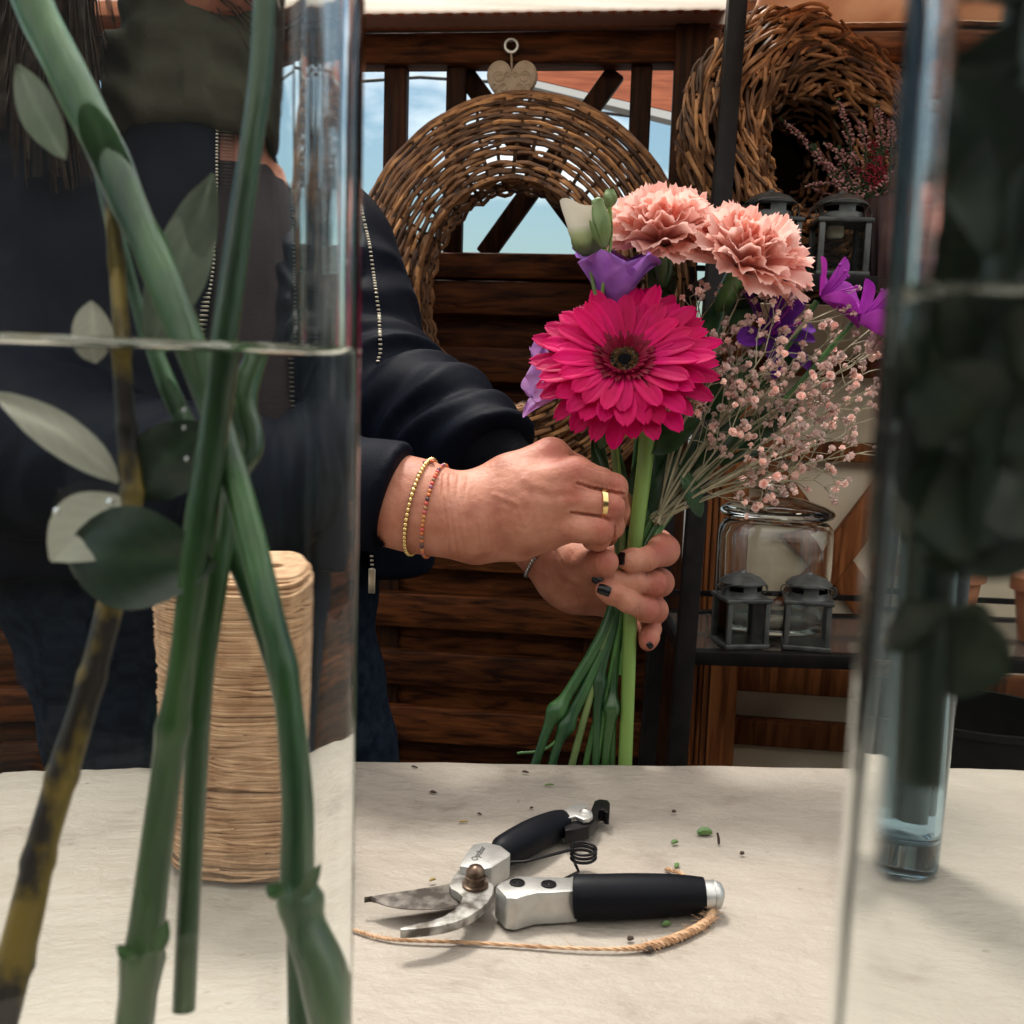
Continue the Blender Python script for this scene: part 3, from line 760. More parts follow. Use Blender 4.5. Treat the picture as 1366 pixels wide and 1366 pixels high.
def grip(name,rows,n=20,flatk=1):
    S=spline(rows,6); s=MB(); s.tube([T(q[0],q[1],q[2]) for q in S],[q[3] for q in S],n); return obj(name,s,mRub,sec)
grip('rubber_grip',[(766,1196,.0108,.0098),(772,1196,.0109,.0103),(800,1196,.0110,.0104),(850,1195,.0108,.0104),(900,1194,.0102,.0097),(930,1194,.0095,.0087),(939,1194,.0095,.0083)])
grip('rubber_grip',[(656,1139,.0105,.0050),(668,1137,.0108,.0077),(690,1126,.0108,.0088),(715,1113,.0105,.0090),(738,1102,.0098,.0082),(752,1098,.0095,.0074)])
s=MB(); S=[(936,1194.5,.0092,.0073),(954,1194.5,.009,.0070),(960,1194.5,.009,.0062),(963,1195,.0088,.004)]
s.tube([T(*q[:3]) for q in S],[q[3] for q in S],20); s.tube([T(951,1194.5,.009),T(953,1194.5,.009)],.0074,20); ec=obj('end_cap',s,mAlu,sec)
plate('end_fork',[(748,1083),(760,1076),(772,1071),(780,1072),(783,1078),(790,1083),(791,1088),(786,1092),(778,1093),(768,1088),(754,1092)],.0150,.0125,mAlu,.0006)
plate('end_fork',[(750,1112),(770,1104),(790,1098),(791,1102),(770,1109),(752,1118)],.0040,.0012,mAlu,.0006)
s=MB(); s.lathe([(.0005,.0018),(.0020,.0016),(.0030,.0006),(.0034,.0)],T(781,1083,.0150),20); obj('rivet',s,mSteelL,sec)
s=MB(); lat=[(752,1098),(766,1094),(780,1093),(787,1089),(789,1078),(793,1068),(800,1065.5),(811,1067),(814,1071),(813,1084),(807,1083),(804,1079),(799,1080),(798,1090),(793,1096),(786,1102),(770,1106),(754,1108)]
s.prism(*flat(lat,.0120,.0045)); obj('catch',s,mBlk,sec,bevel=.0008)
# coil spring
s=MB(); c=T(778,1150,.0055); k_=c.y/FPX; pts=[T(662,1151,.010),T(700,1149.5,.0105)]
for q in range(3*20+4):
    a=2*math.pi*q/20+2.6; pts.append(c+Vector((.0064*math.cos(-a),.0064*math.sin(-a),.0085-.0021*q/20)))
pts+=[T(772,1163,.004),T(744,1177,.008)]
s.tube(pts,.00082,8); obj('spring',s,mBlk,sec)
# lettering on the head
def lettering(text,p0,p1,mat,parent,size,z):
    cu=bpy.data.curves.new('lettering','FONT'); cu.body=text; cu.size=size; cu.extrude=.00006; cu.align_x='LEFT'; cu.shear=.15
    t=bpy.data.objects.new('lettering_source',cu); COL.objects.link(t)
    bpy.context.view_layer.update(); me=bpy.data.meshes.new_from_object(t.evaluated_get(bpy.context.evaluated_depsgraph_get()))
    bpy.data.objects.remove(t); bpy.data.curves.remove(cu)
    xs=[v.co.x for v in me.vertices]; wd=max(xs)-min(xs)
    A=T(*p0,z); B=T(*p1,z); d=(B-A); k=d.length/wd; d.normalize(); up_=Vector((-d.y,d.x,0))
    for v in me.vertices:
        q=A+d*((v.co.x-min(xs))*k)+up_*(v.co.y*k)+Vector((0,0,v.co.z)); v.co=q-ORG[parent]
    me.name='lettering'; return link('lettering',me,mat,parent)
lettering('Optibar',(636,1148),(649,1130),M('etched_black',(.03,.028,.025),.6),sec,.004,.01762)

# ---------------------------------------------------------------- loose twine and cuttings
def cord():
    P=[(430,1229,.0012),(470,1240,.0012),(500,1249,.0012),(535,1254,.0013),(618,1257,.0013),(737,1264,.0014),(824,1266,.0018),(870,1261,.002),(905,1250,.002),(932,1237,.002),(946,1226,.0025),(950,1216,.004),(950,1208,.006)]
    S=spline(P,14); mb=MB(); n=len(S)
    cen=[T(*q) for q in S]
    for ph in (0,2.1,4.2):
        pts=[]; rad=[]
        for i,p in enumerate(cen):
            d=(cen[min(i+1,n-1)]-cen[max(0,i-1)]).normalized(); s_=Vector((-d.y,d.x,0)); f=i/n
            thick=.00042+.0007*max(0,min(1,(f-.48)/.12))
            a=ph+i*.85; pts.append(p+s_*thick*math.cos(a)+Vector((0,0,thick*math.sin(a)))); rad.append(thick*1.0+.0001)
        mb.val=rnd(.3,.8); mb.tube(pts,rad,5)
    for k in range(170):
        i=random.randrange(n) if k<60 else random.randrange(int(n*.55),n); p=cen[i]; a=rnd(0,6.28); l=rnd(.002,.007)
        mb.val=random.random()
        q=Vector((math.cos(a)*l,math.sin(a)*l,max(-p.z+.0003,rnd(-.001,.003)))); m_=p+q*.5+Vector((rnd(-.001,.001),rnd(-.001,.001),.0004))
        mb.tube([p,m_,p+q],.00011,3)
    o=obj('twine_strand',mb,mJute,origin=T(740,1262)); tag(o,'length of frayed jute twine curling in front of the secateurs','twine')
    mb=MB(); a=[T(*q) for q in spline([(889,1160,.001),(896,1162,.0016),(904,1164,.0016),(911,1168,.001),(914,1176,.001)],6)]
    for ph in (0,3.1): mb.tube([p+Vector((.0006*math.cos(i*.9+ph),0,.0006*math.sin(i*.9+ph)+.0005)) for i,p in enumerate(a)],.0008,5)
    o=obj('twine_end',mb,mJute,origin=T(900,1164)); tag(o,'short frayed twine end behind the lower secateur grip','twine')
cord()
mScrG=M('cut_stem_green',(.06,.14,.03),.5,col2=(.12,.22,.06),scale=200); mScrY=M('scrap_ochre',(.28,.19,.04),.6); mScrB=M('scrap_brown',(.05,.03,.02),.7)
scr=[(940,1111,.0026,.0085,.1,mScrG,'largest green stem offcut, beside an upright brown twig'),(900,1124,.0014,.0042,.5,mScrG,'small green offcut between the spring and the largest offcut'),
(903,1155,.0013,.004,1.0,mScrG,'small green offcut behind the frayed twine end'),(889,1233,.0014,.0045,.3,mScrG,'green offcut between the lower grip and the thick twine'),
(577,1174,.0009,.0036,.6,mScrY,'ochre petal scrap just behind the cutting blade'),(618,1096,.0006,.0055,.2,mScrY,'thin ochre sliver behind the silver secateur head'),
(733,1047,.0007,.006,.2,mScrG,'thin green sliver behind the upper grip'),(701,1030,.0009,.0045,-.3,mScrB,'dark scrap at the back edge of the cloth below the stems'),
(578,1057,.0010,.0042,-.2,mScrB,'dark scrap midway between vase and upper grip'),(553,1023,.0007,.005,-.5,mScrB,'dark curled scrap at the back edge near the vase'),
(899,1083,.0011,.0024,0,mScrB,'round dark crumb beyond the secateur catch'),(990,1139,.0012,.0024,.4,mScrB,'round dark crumb past the brown twig'),
(841,1253,.0013,.003,.4,mScrB,'dark bud stuck on the thick twine'),(866,1268,.0016,.0045,.4,mScrB,'dark bark flake caught under the thick twine'),
(709,1078,.0008,.0022,.4,mScrB,'dark crumb just behind the upper grip'),(640,1086,.0007,.003,-.6,mScrB,'tiny brown husk behind the silver head')]
for x,y,r_,l_,a,mt,lab in scr:
    p=T(x,y,.0008); s=MB(); d=Vector((math.cos(a),math.sin(a),0))
    s.tube([p-d*l_*.5,p-d*l_*.15+Vector((0,0,r_*.5)),p+d*l_*.2+Vector((0,0,r_*.4)),p+d*l_*.5],[r_*.5,r_,r_*.85,r_*.4],6)
    tag(obj('plant_scrap',s,mt,origin=p),lab,'scrap','plant cuttings scattered on the cloth')
s=MB(); p=T(959,1126,0); s.tube([p,p+Vector((-.0003,0,.003)),p+Vector((-.001,.001,.0062))],[.0007,.0008,.0006],6)
tag(obj('twig_bit',s,mScrB,origin=p),'short brown twig standing on the cloth beside the largest green offcut','twig')

# ---------------------------------------------------------------- tall vases
mVase=glass('vase_glass',(.985,.995,.99),1.46,ripple=.00022); mWater=glass('water_surface',(.98,.99,.985),1.333); mWaterG=glass('water_against_glass',(.99,1,.995),1.333/1.46)
def rrect(hw,hd,r,k=7):
    out=[]
    for sx_,sy,a0 in ((1,1,0),(-1,1,90),(-1,-1,180),(1,-1,270)):
        for i in range(k):
            a=R(a0+90*i/(k-1)); out.append((sx_*(hw-r)+r*math.cos(a),sy*(hd-r)+r*math.sin(a)))
    return out
def vase(c,yaw,hw,hd,r,H,zw,label,base=.014,th=.0035,wlabel=''):
    c=Vector(c); v=Vector((math.sin(yaw),math.cos(yaw),0)); e=Vector((math.cos(yaw),-math.sin(yaw),0))
    root=thing('glass_vase',label,'vase',c)
    def ring(d,z): return [c+e*x+v*y+Vector((0,0,z)) for x,y in rrect(hw-d,hd-d,max(.002,r-d))]
    rings=[ring(.004,.0008),ring(.001,.002),ring(0,.006),ring(0,.008),ring(0,H-.005),ring(0,H-.002),ring(th*.3,H),ring(th*.7,H),ring(th,H-.002),ring(th,H-.005),ring(th,zw)]
    s=MB(); n=len(rings[0]); s.add([p for q in rings for p in q],[])
    s.f=[(l*n+i,l*n+(i+1)%n,(l+1)*n+(i+1)%n,(l+1)*n+i) for l in range(len(rings)-1) for i in range(n)]+[tuple(range(n-1,-1,-1))]
    s.sm=[True]*(len(s.f)-1)+[False]
    o=obj('glass',s,mVase,root,fixn=False,sharp=24)
    g_=.0002
    rg=[ring(th+.003,base),ring(th,base+.004),ring(th,base+.006),ring(th,zw-.002),ring(th,zw),ring(th+.0006,zw-.0006),ring(th+.0016,zw-.0012),ring(th+.004,zw-.0015)]
    s=MB(); s.add([p for q in rg for p in q],[])
    s.f=[(l*n+i,l*n+(i+1)%n,(l+1)*n+(i+1)%n,(l+1)*n+i) for l in range(len(rg)-1) for i in range(n)]+[tuple(range(n-1,-1,-1)),tuple((len(rg)-1)*n+i for i in range(n))]
    s.sm=[True]*(len(s.f)-2)+[False]*2
    o=obj('water',s,mWater,root,fixn=False,sharp=24); o.data.materials.append(mWaterG)
    for i,pl in enumerate(o.data.polygons): pl.material_index=1 if (i<4*n or i==len(s.f)-2) else 0
    return root
VA=R(-20); VC=Vector((math.sin(VA),math.cos(VA),0))*.2
vase(VC,VA,.0362,.031,.011,.42,.2572,'tall clear glass vase of thick green stems and eucalyptus, nearest on the twine side')
VB=R(22); be=Vector((math.cos(VB),-math.sin(VB),0)); bv=Vector((math.sin(VB),math.cos(VB),0)); VD=be*.0265+bv*.104
vase(VD,VB,.0310,.018,.0042,.42,.2610,'tall clear glass vase packed with dark leaves, standing apart from the twine spool',th=.0022)

mEu=M('eucalyptus_stem',(.015,.008,.004),.45,col2=(.27,.18,.022),scale=85,edge=(.45,.56),bump=.0003,bscale=200,stretch=(1,1,.6))
mEuL=M('eucalyptus_leaf',(.13,.17,.12),.5,attr=.3,col2=(.22,.26,.18),scale=30,trans=.25)
mEuP=M('pale_eucalyptus_leaf',(.56,.55,.44),.5,attr=.22,col2=(.70,.68,.55),scale=30,trans=.25)
mEuD=M('dark_eucalyptus_leaf',(.015,.035,.016),.35,attr=.6,col2=(.03,.06,.028),scale=30,trans=.15)
def leafgrid(mb,a,b,nrm,wd,curl=.1,n=10,m=6,shape=.5,fold=.12):
    """a leaf blade from a to b facing nrm"""
    a=Vector(a);b=Vector(b); d=b-a; L_=d.length; d=d/L_; s_=d.cross(Vector(nrm)).normalized(); n_=s_.cross(d)
    rows=[]
    for i in range(n+1):
        t=i/n; hw=wd*.5*max(.02,math.sin(math.pi*t**(shape+.35)))**.75
        if t in (0,): hw=wd*.03
        row=[]
        for j in range(m+1):
            u=2*j/m-1
            row.append(a+d*L_*t+s_*hw*u+n_*(curl*L_*math.sin(math.pi*t)+fold*abs(u)*hw+.02*L_*math.sin(u*3+t*5)))
        rows.append(row)
    b0=len(mb.v); v0=mb.val; mb.grid(rows)
    for i in range(n+1):
        for j in range(m+1):
            c_=abs(j-m/2); mb.a[b0+i*(m+1)+j]=min(1,max(0,.55*v0+(.55 if c_<.6 else (.16 if (i+int(c_))%2 else 0))))
def vstem(name,rows,mat,label,cat='stem',grp=None,stubs=(),knots=()):
    rows=[(x,y,d+max(0,y-800)*2.3e-5,r_) for x,y,d,r_ in rows]
    pts,rad=stem_path(rows,9); mb=MB(); mb.val=random.random(); rad=[q*.86 for q in rad]
    for i,p in enumerate(pts):
        x,y,_=topx(p)
        for ky,amt in knots: rad[i]*=1+amt*math.exp(-((y-ky)/18)**2)
    mb.tube(pts,rad,16)
    for (x0,y0,x1,y1,wd,d) in stubs:
        leafgrid(mb,W(x0,y0,d),W(x1,y1,d-.001),-FW+Vector((.3,0,0)),wd*d/FPX,.08,6,4)
    o=obj(name,mb,mat,origin=pts[-1]); tag(o,label,cat,grp); return o
vstem('flower_stem',[(10,-80,.212,33),(60,40,.211,31),(125,170,.209,30),(180,290,.207,29),(225,390,.204,28),(252,462,.202,27),(278,540,.199,22),(312,650,.195,20),(348,790,.191,21),(374,900,.188,21),(388,1050,.185,22),(390,1185,.183,25),(418,1290,.180,28),(452,1450,.178,32)],mGreenD,
  'thickest dark green stem slanting down across the vase beside the twine spool','stem','green stems in the glass vase',[(398,1195,428,1150,20,.180),(378,1190,352,1175,24,.180)],((1188,.28),(880,.12)))
vstem('flower_stem',[(353,-80,.190,16),(347,90,.190,18),(330,220,.190,19),(312,350,.190,19),(297,460,.190,20),(282,560,.192,21),(264,690,.193,24),(243,850,.194,21),(228,950,.194,22),(207,1100,.194,23),(190,1240,.194,26),(168,1450,.194,30)],mGreenD,
  'straight dark green stem rising beside the open zip and crossing the thickest stem','stem','green stems in the glass vase',[(205,1250,222,1205,22,.190),(182,1255,158,1235,20,.190)],((1245,.25),(950,.18)))
vstem('flower_stem',[(118,150,.222,10),(150,300,.221,11),(180,400,.221,11),(215,500,.219,13),(250,580,.216,15),(292,690,.213,17),(335,800,.210,18),(365,900,.205,18),(380,1000,.200,16),(385,1190,.196,16),(392,1450,.190,18)],mGreen,
  'slim lighter green stem tucked behind the thickest stem','stem','green stems in the glass vase')
vstem('flower_stem',[(330,470,.217,14),(312,530,.214,20),(322,590,.212,18),(300,640,.21,17),(282,760,.208,17),(262,900,.206,17),(250,1100,.204,17),(240,1300,.202,17)],mGreenD,
  'short cut green stem with a swollen end just under the waterline','stem','green stems in the glass vase')
def euc():
    rows=[(135,190,.213,8),(150,300,.211,9),(160,420,.208,10),(166,510,.206,11),(172,590,.205,12),(176,665,.204,13),(155,770,.201,16),(128,880,.198,16),(96,990,.196,18),(70,1080,.194,19),(45,1190,.192,21),(15,1310,.190,23),(-20,1450,.188,26)]
    rows=[(x,y,d+max(0,y-800)*2.3e-5,r_) for x,y,d,r_ in rows]
    root=thing('eucalyptus_branch','mottled yellow brown eucalyptus branch with round pale leaves in the vase by the spool','branch',W(15,1310,.19))
    pts,rad=stem_path(rows,9); mb=MB()
    for i in range(len(pts)): rad[i]*=1+.18*max(0,math.sin(i*.62))**8
    mb.tube(pts,rad,14); obj('stem',mb,mEu,root)
    nf=-FW
    for a,b_,wd,nn,mt in (((160,634,.203),(8,523,.205),64,(.1,-.5,.8),mEuP),((180,660,.204),(78,735,.196),108,(-.2,-1,.25),mEuP),((95,722,.199),(285,745,.192),130,(.1,-1,.1),mEuD),((175,655,.206),(270,560,.212),95,(.2,-1,.2),mEuD),((132,485,.207),(122,402,.205),56,(0,-1,.1),mEuP),((200,470,.212),(285,235,.216),78,(.3,-1,0),mEuL),((90,215,.215),(25,90,.215),60,(-.3,-1,.2),mEuL)):
        mb=MB(); leafgrid(mb,W(*a),W(*b_),nn,wd*.2/FPX,.06,12,8,.55); obj('leaf',mb,mt,root)
euc()

# air bubbles clinging under water
mBub=glass('air_bubble',(1,1,1),1/1.333)
s=MB()
for x,y,d,r_ in [(150,662,.196,.0008),(84,672,.194,.0006),(243,545,.188,.0004),(243,568,.188,.00035),(246,608,.188,.0004)]:
    s.ball(W(x,y,d+max(0,y-800)*2.3e-5),r_,10,8)
bb=obj('air_bubbles',s,mBub,bpy.data.objects['glass_vase']); bb['kind']='stuff'

# dark leafy branches in the other vase
mDk=M('dark_leaf',(.007,.018,.009),.4,col2=(.03,.055,.02),scale=40,trans=.25,attr=.5)
mDkS=M('blackish_stem',(.006,.018,.010),.4,col2=(.015,.035,.016),scale=40,stretch=(1,1,.2),bump=.0003,bscale=200)
mOl=M('olive_leaf',(.05,.045,.015),.45,col2=(.10,.085,.03),scale=20,trans=.2)
def inv(x,y,z): return VD+be*min(.027,max(-.027,x))+bv*min(.0130,max(-.0130,y))+Vector((0,0,z))
for k in range(9):
    x0=(-.0245,-.0225,-.0165,-.013,-.009,-.004,.002,.009,.016)[k]; y0=rnd(-.008,.008); zb_=(.2150,.2400,.240,.237,.242,.238,.241,.236,.24)[k]
    root=thing('leafy_branch','dark leafy branch standing in the vase packed with dark leaves','branch',inv(x0,y0,zb_),'dark leafy branches in one vase')
    xs=spline([(x0,y0,zb_),(x0+rnd(-.001,.001),y0,.258),(x0+rnd(-.001,.003),rnd(-.01,.01),.30),(x0+rnd(-.002,.005),rnd(-.01,.01),.43)],10)
    pts=[inv(*q) for q in xs]; mb=MB(); mb.tube(pts,[.0020-.0008*i/len(pts) for i in range(len(pts))],10); obj('stem',mb,mDkS,root)
    mb=MB()
    for q in range(64 if k<3 else 40):
        i=random.randrange(2,len(xs)) if q>14 else random.randrange(2,22); p=xs[i]; a_=rnd(0,6.28); l=rnd(.008,.016); mb.val=random.random()
        if p[2]<(.229 if k<2 else .2395) or p[2]>.31 and random.random()<.6: continue
        b_=inv(p[0]+l*math.cos(a_),p[1]+.5*l*math.sin(a_*1.7),p[2]+rnd(-.006,.010))
        leafgrid(mb,pts[i],b_,(rnd(-.5,.5),-1,rnd(-.3,.5)),rnd(.006,.010),.08,8,4)
    obj('foliage',mb,mOl if k in (4,6) else mDk,root)

# slim cylinder vase with a heavy base, further back
mBase=glass('blue_tinted_glass',(.80,.90,.95),1.5)
cp=T(1240,1172); cp=Vector((cp.x+.006,cp.y+.02,0)); r_=.0245
root=thing('slim_cylinder_vase','slim glass cylinder vase with a heavy bluish base standing behind the dark leaves','vase',cp)
s=MB(); s.lathe([(.0005,.0008),(r_-.002,.0008),(r_,.003),(r_,.30),(r_-.001,.301),(r_-.0022,.30),(r_-.0022,.024),(r_-.006,.019),(.0005,.017)],cp,48); obj('glass',s,mBase,root)
s=MB()
for k in range(15):
    a=k*2.4; q=cp+Vector(((.006+.0009*k)*math.cos(a),(.006+.0009*k)*math.sin(a),.030)); s.val=random.random()
    s.tube([q,q+Vector((rnd(-.001,.001),rnd(-.001,.001),.16)),q+Vector((rnd(-.01,.01),rnd(-.01,.01),.34))],[.0052,.0048,.004],8)
mb=obj('bundled_stems',s,mDkS,origin=cp+Vector((0,0,.026))); tag(mb,'bundle of dark cut stems standing in the slim cylinder vase','stems')
# ---------------------------------------------------------------- bouquet
GB='flowers gathered in the hand tied bouquet'
def petalmat(name,c1,c2,trans=.3,rough=.5,scale=60,stretch=(1,1,1)):
    return M(name,c1,rough,col2=c2,scale=scale,trans=trans,bump=.0004,bscale=180,attr=.18,spec=.15)
mGer=petalmat('gerbera_petal',(.56,.001,.085),(.70,.002,.15),.32)
mGerIn=petalmat('gerbera_inner',(.13,.001,.012),(.24,.004,.03),.2)
mGerD=M('gerbera_disc',(.012,.007,.004),.7,col2=(.15,.07,.014),scale=300,edge=(.4,.6))
mCar=petalmat('carnation_petal',(.93,.57,.49),(.97,.67,.60),.45)
mLis=petalmat('lisianthus_petal',(.30,.11,.50),(.48,.24,.66),.35,scale=40)
mLil=petalmat('lilac_petal',(.50,.22,.58),(.62,.36,.68),.35,scale=40)
mVio=petalmat('violet_petal',(.085,.012,.20),(.15,.025,.30),.25,scale=40)
mMag=petalmat('magenta_petal',(.34,.025,.38),(.45,.06,.46),.3,scale=40)
mBudW=M('lisianthus_bud',(.62,.58,.47),.5,col2=(.74,.68,.56),scale=30,trans=.3,attr=[(0,(.25,.36,.18)),(.35,(.5,.62,.38)),(.7,(1,1,1))])
mBudG=M('bud_green',(.12,.19,.06),.45,col2=(.22,.30,.11),scale=40,trans=.15)
mGyp=M('gypsophila_pink',(.86,.58,.52),.65,col2=(.95,.80,.74),scale=200,trans=.2,attr=.3)
mGypS=M('gypsophila_stem',(.22,.20,.12),.6,col2=(.36,.33,.22),scale=80,attr=.35)

def petal(mb,c,Mx,phi,L_,w,el,r0=.008,curl=0,n=9,m=6,cup=.18,notch=.0,tipw=.75,tw=0):
    """lanceolate petal in a flower's frame: azimuth phi, elevation el, curling along its length"""
    u=Vector((math.cos(phi),math.sin(phi),0)); s_=Vector((-math.sin(phi),math.cos(phi),0)); z=Vector((0,0,1))
    pos=u*r0; e=el; rows=[]
    for i in range(n+1):
        t=i/n; d=u*math.cos(e)+z*math.sin(e); nn=z*math.cos(e)-u*math.sin(e)
        hw=w*.5*((.32+.68*min(1,t/.45)**.8) if t<.62 else math.sqrt(max(0.0,1-((t-.62)/.385)**2.4)))
        row=[]
        for j in range(m+1):
            q=2*j/m-1
            nt_=-notch*L_*(1-abs(q))*max(0,(t-.9)/.1)
            a=tw*t
            row.append(c+Mx@(pos+d*nt_+(s_*math.cos(a)+nn*math.sin(a))*hw*q+nn*(cup*hw*q*q+.085*w*math.cos(q*9)*min(1,t*3)*(1-t*.8))))
        rows.append(row); pos=pos+d*(L_/n); e+=curl/n
    mb.grid(rows)

def stem_to(root,rows,mat,name='stem',knots=(),n=10,seg=10):
    pts,rad=stem_path(rows,seg)
    for i,p in enumerate(pts):
        y=topx(p)[1]
        for ky,a in knots: rad[i]*=1+a*math.exp(-((y-ky)/11)**2)
    s=MB(); s.val=random.random(); s.tube(pts,rad,n); return obj(name,s,mat,root)

# ---- gerbera
gc=W(833,486,.672); gn=(-FW*.86+UV*.50-RV*.10).normalized(); gm=frame(gn,RV)
ger=thing('gerbera','large magenta gerbera with a dark centre at the front of the bouquet','flower',gc,GB)
for layer,(cnt,L_,w_,el,cu,off) in enumerate(((25,.0535,.0145,R(1),-.10,0),(25,.0500,.0140,R(13),-.15,.5),(22,.0400,.0125,R(22),-.25,.25))):
    for k in range(cnt):
        ph=2*math.pi*(k+off+rnd(-.16,.16))/cnt; mb=MB(); mb.val=random.random()
        down=-math.sin(ph)                                   # the lower petals hang further back
        petal(mb,gc+gn*(.0022*layer),gm,ph,L_*rnd(.91,1.05)*(1.02 if layer else 1.07)*(1-.13*max(0,-math.sin(ph))),w_*rnd(.9,1.1),el+rnd(-.05,.05)-.10*max(0,down),.008,cu+rnd(-.28,.2)-.25*max(0,down),10,8,.22,rnd(.0,.07),tw=rnd(-.25,.25))
        obj('petal',mb,mGer,ger,fixn=False)
mb=MB()
for ring_,(cnt,rr,L_,el) in enumerate(((60,.012,.0175,R(20)),(50,.011,.012,R(36)),(40,.0092,.0085,R(54)))):
    for k in range(cnt):
        mb.val=random.random(); petal(mb,gc+gn*(.004+.0008*ring_),gm,2*math.pi*(k+rnd(-.3,.3))/cnt,L_*rnd(.8,1.15),.0026,el+rnd(-.12,.12),rr,-.5,4,2,.2)
obj('inner_florets',mb,mGerIn,ger,fixn=False)
mb=MB(); mb.lathe([(.0005,-.004),(.006,-.003),(.011,.001),(.0095,.0052),(.0065,.0062),(.003,.0045),(.0005,.0042)],gc,32,gm)
for k in range(260):
    r_=rnd(.0048,.0100); a=rnd(0,6.28); mb.ball(gc+gm@Vector((r_*math.cos(a),r_*math.sin(a),.0066-(r_-.007)**2*90)),(.00045,.00045,.0012),4,3,frame(gn+gm@Vector((math.cos(a)*.5,math.sin(a)*.5,0))))
obj('disc',mb,mGerD,ger)
mb=MB(); mb.lathe([(.0005,.0066),(.0022,.0064),(.0042,.0062),(.0047,.0050),(.0005,.0045)],gc,20,gm); obj('dark_eye',mb,M('gerbera_eye',(.003,.003,.004),.9,spec=.05),ger)
mb=MB(); mb.lathe([(.0055,-.016),(.010,-.011),(.0145,-.003),(.013,-.001),(.0005,-.003)],gc,24,gm); obj('calyx',mb,mGreenL,ger)
bc=topx(gc-gn*.014)
stem_to(ger,[(bc[0],bc[1],bc[2],9),(858,552,.694,10.5),(863,585,.697,11),(857,645,.698,10.5),(848,715,.699,10),(842,780,.70,9.5),(840,850,.70,9.2),(837,940,.70,9.2),(833,1040,.70,9.5),(832,1085,.70,9.5)],mGreenL,n=14)

# ---- carnations
def ruffle(mb,c,Mx,phi,L_,w,el,curl,amp,n=9,m=20):
    u=Vector((math.cos(phi),math.sin(phi),0)); s_=Vector((-math.sin(phi),math.cos(phi),0)); z=Vector((0,0,1))
    pos=u*.004; e=el; rows=[]; ph1,ph2=rnd(0,6.28),rnd(0,6.28); fr=rnd(5,7.5); fr2=rnd(10,14); bend=rnd(-.25,.25)
    for i in range(n+1):
        t=i/n; d=u*math.cos(e)+z*math.sin(e); nn=z*math.cos(e)-u*math.sin(e); hw=w*.5*(.18+.82*t**1.1); row=[]
        for j in range(m+1):
            q=2*j/m-1
            rim=(1-.28*abs(q)**2.5)*L_/n*n
            fan=-(.30*q*q)*L_*t**1.5
            zig=(.042*L_*(1 if j%2 else -1)*(rnd(.4,1.2)) if i==n else 0)
            wave=amp*t**1.6*(math.sin(fr*q+ph1)+.45*math.sin(fr2*q+ph2)*t)
            row.append(c+Mx@(pos+d*(fan+zig)+s_*hw*q*(1-.15*t*abs(q))+nn*(wave+bend*hw*q)))
        rows.append(row); pos=pos+d*(L_/n); e+=curl/n
    mb.grid(rows)
def carnation(px,py,d,axis,Rr,label,stem,knots):
    c=W(px,py,d); ax=Vector(axis).normalized(); Mx=frame(ax,RV)
    root=thing('carnation',label,'flower',c,GB); mb=MB(); N_=64; base=c-ax*Rr*.42
    for k in range(N_):
        f=k/(N_-1); mb.val=rnd(.2,.9)
        el=R(-4+80*f**.85)+rnd(-.08,.08); L_=Rr*(1.08-.18*f)*rnd(.93,1.06); w=Rr*(1.0-.28*f)*rnd(.9,1.1)
        ruffle(mb,base+ax*Rr*.14*f,Mx,k*2.39996+rnd(-.1,.1),L_,w,el+.32*(1-f),(-.78+.2*f)*(1-.55*f),Rr*.085*(.55+.75*f))
    obj('ruffled_petals',mb,mCar,root,fixn=False)
    mb=MB(); mb.lathe([(.003,-.030),(.0062,-.026),(.0078,-.015),(.0082,-.004),(.0095,.003),(.007,.004)],base,20,Mx); obj('calyx',mb,mGreenD,root)
    b_=topx(base-ax*.028); stem_to(root,[(b_[0],b_[1],b_[2],4.5)]+stem,mGreen,knots=knots); return root
carnation(884,297,.715,UV*.90-FW*.42-RV*.04,.0415,'ruffled peach carnation at the top of the bouquet beside the green buds',
  [(872,420,.725,4.5),(850,600,.72,5),(838,720,.71,6),(815,815,.703,7),(792,868,.70,7.5),(752,935,.70,8),(738,955,.70,8),(722,995,.70,6),(695,1075,.70,6)],((948,.65),))
carnation(1003,331,.695,UV*.78-FW*.48+RV*.36,.0425,'ruffled peach carnation at the shelf side, tilted towards the baby breath',
  [(960,440,.715,4.5),(895,600,.715,5),(850,725,.71,6),(822,820,.704,7),(790,900,.70,7.5),(757,965,.70,8),(742,1000,.70,6),(722,1075,.70,6)],((968,.6),))

# ---- lisianthus: cups and buds
def cup(mb,c,ax,L_,w,n=5,open_=.5,flare=.6,ruf=.004,ph0=0):
    Mx=frame(ax,RV)
    for k in range(n):
        ph=ph0+2*math.pi*k/n; u=Vector((math.cos(ph),math.sin(ph),0)); z=Vector((0,0,1)); rows=[]; a1=rnd(0,6); mb.val=random.random()
        for i in range(11):
            t=i/10; r_=.003+L_*(open_*math.sin(t*1.5)*.62+flare*.22*t**4); h=L_*(t*.98-.18*flare*t**4)
            hw=w*.5*(.25+.95*math.sin(min(1,t*1.02)*2.25)**.8) if t<.97 else w*.5*.55
            row=[]
            for j in range(13):
                q=2*j/12-1; an=ph+q*hw/max(r_,.006)*.85
                rr_=r_*(1+.10*(1-q*q)*(k%2))+ruf*t**3*math.sin(q*5+a1)
                row.append(c+Mx@Vector((rr_*math.cos(an),rr_*math.sin(an),h-.16*L_*q*q*t**2)))
            rows.append(row)
        mb.grid(rows)
lis=thing('lisianthus','open violet lisianthus between the gerbera and the peach carnation','flower',W(818,412,.70),GB)
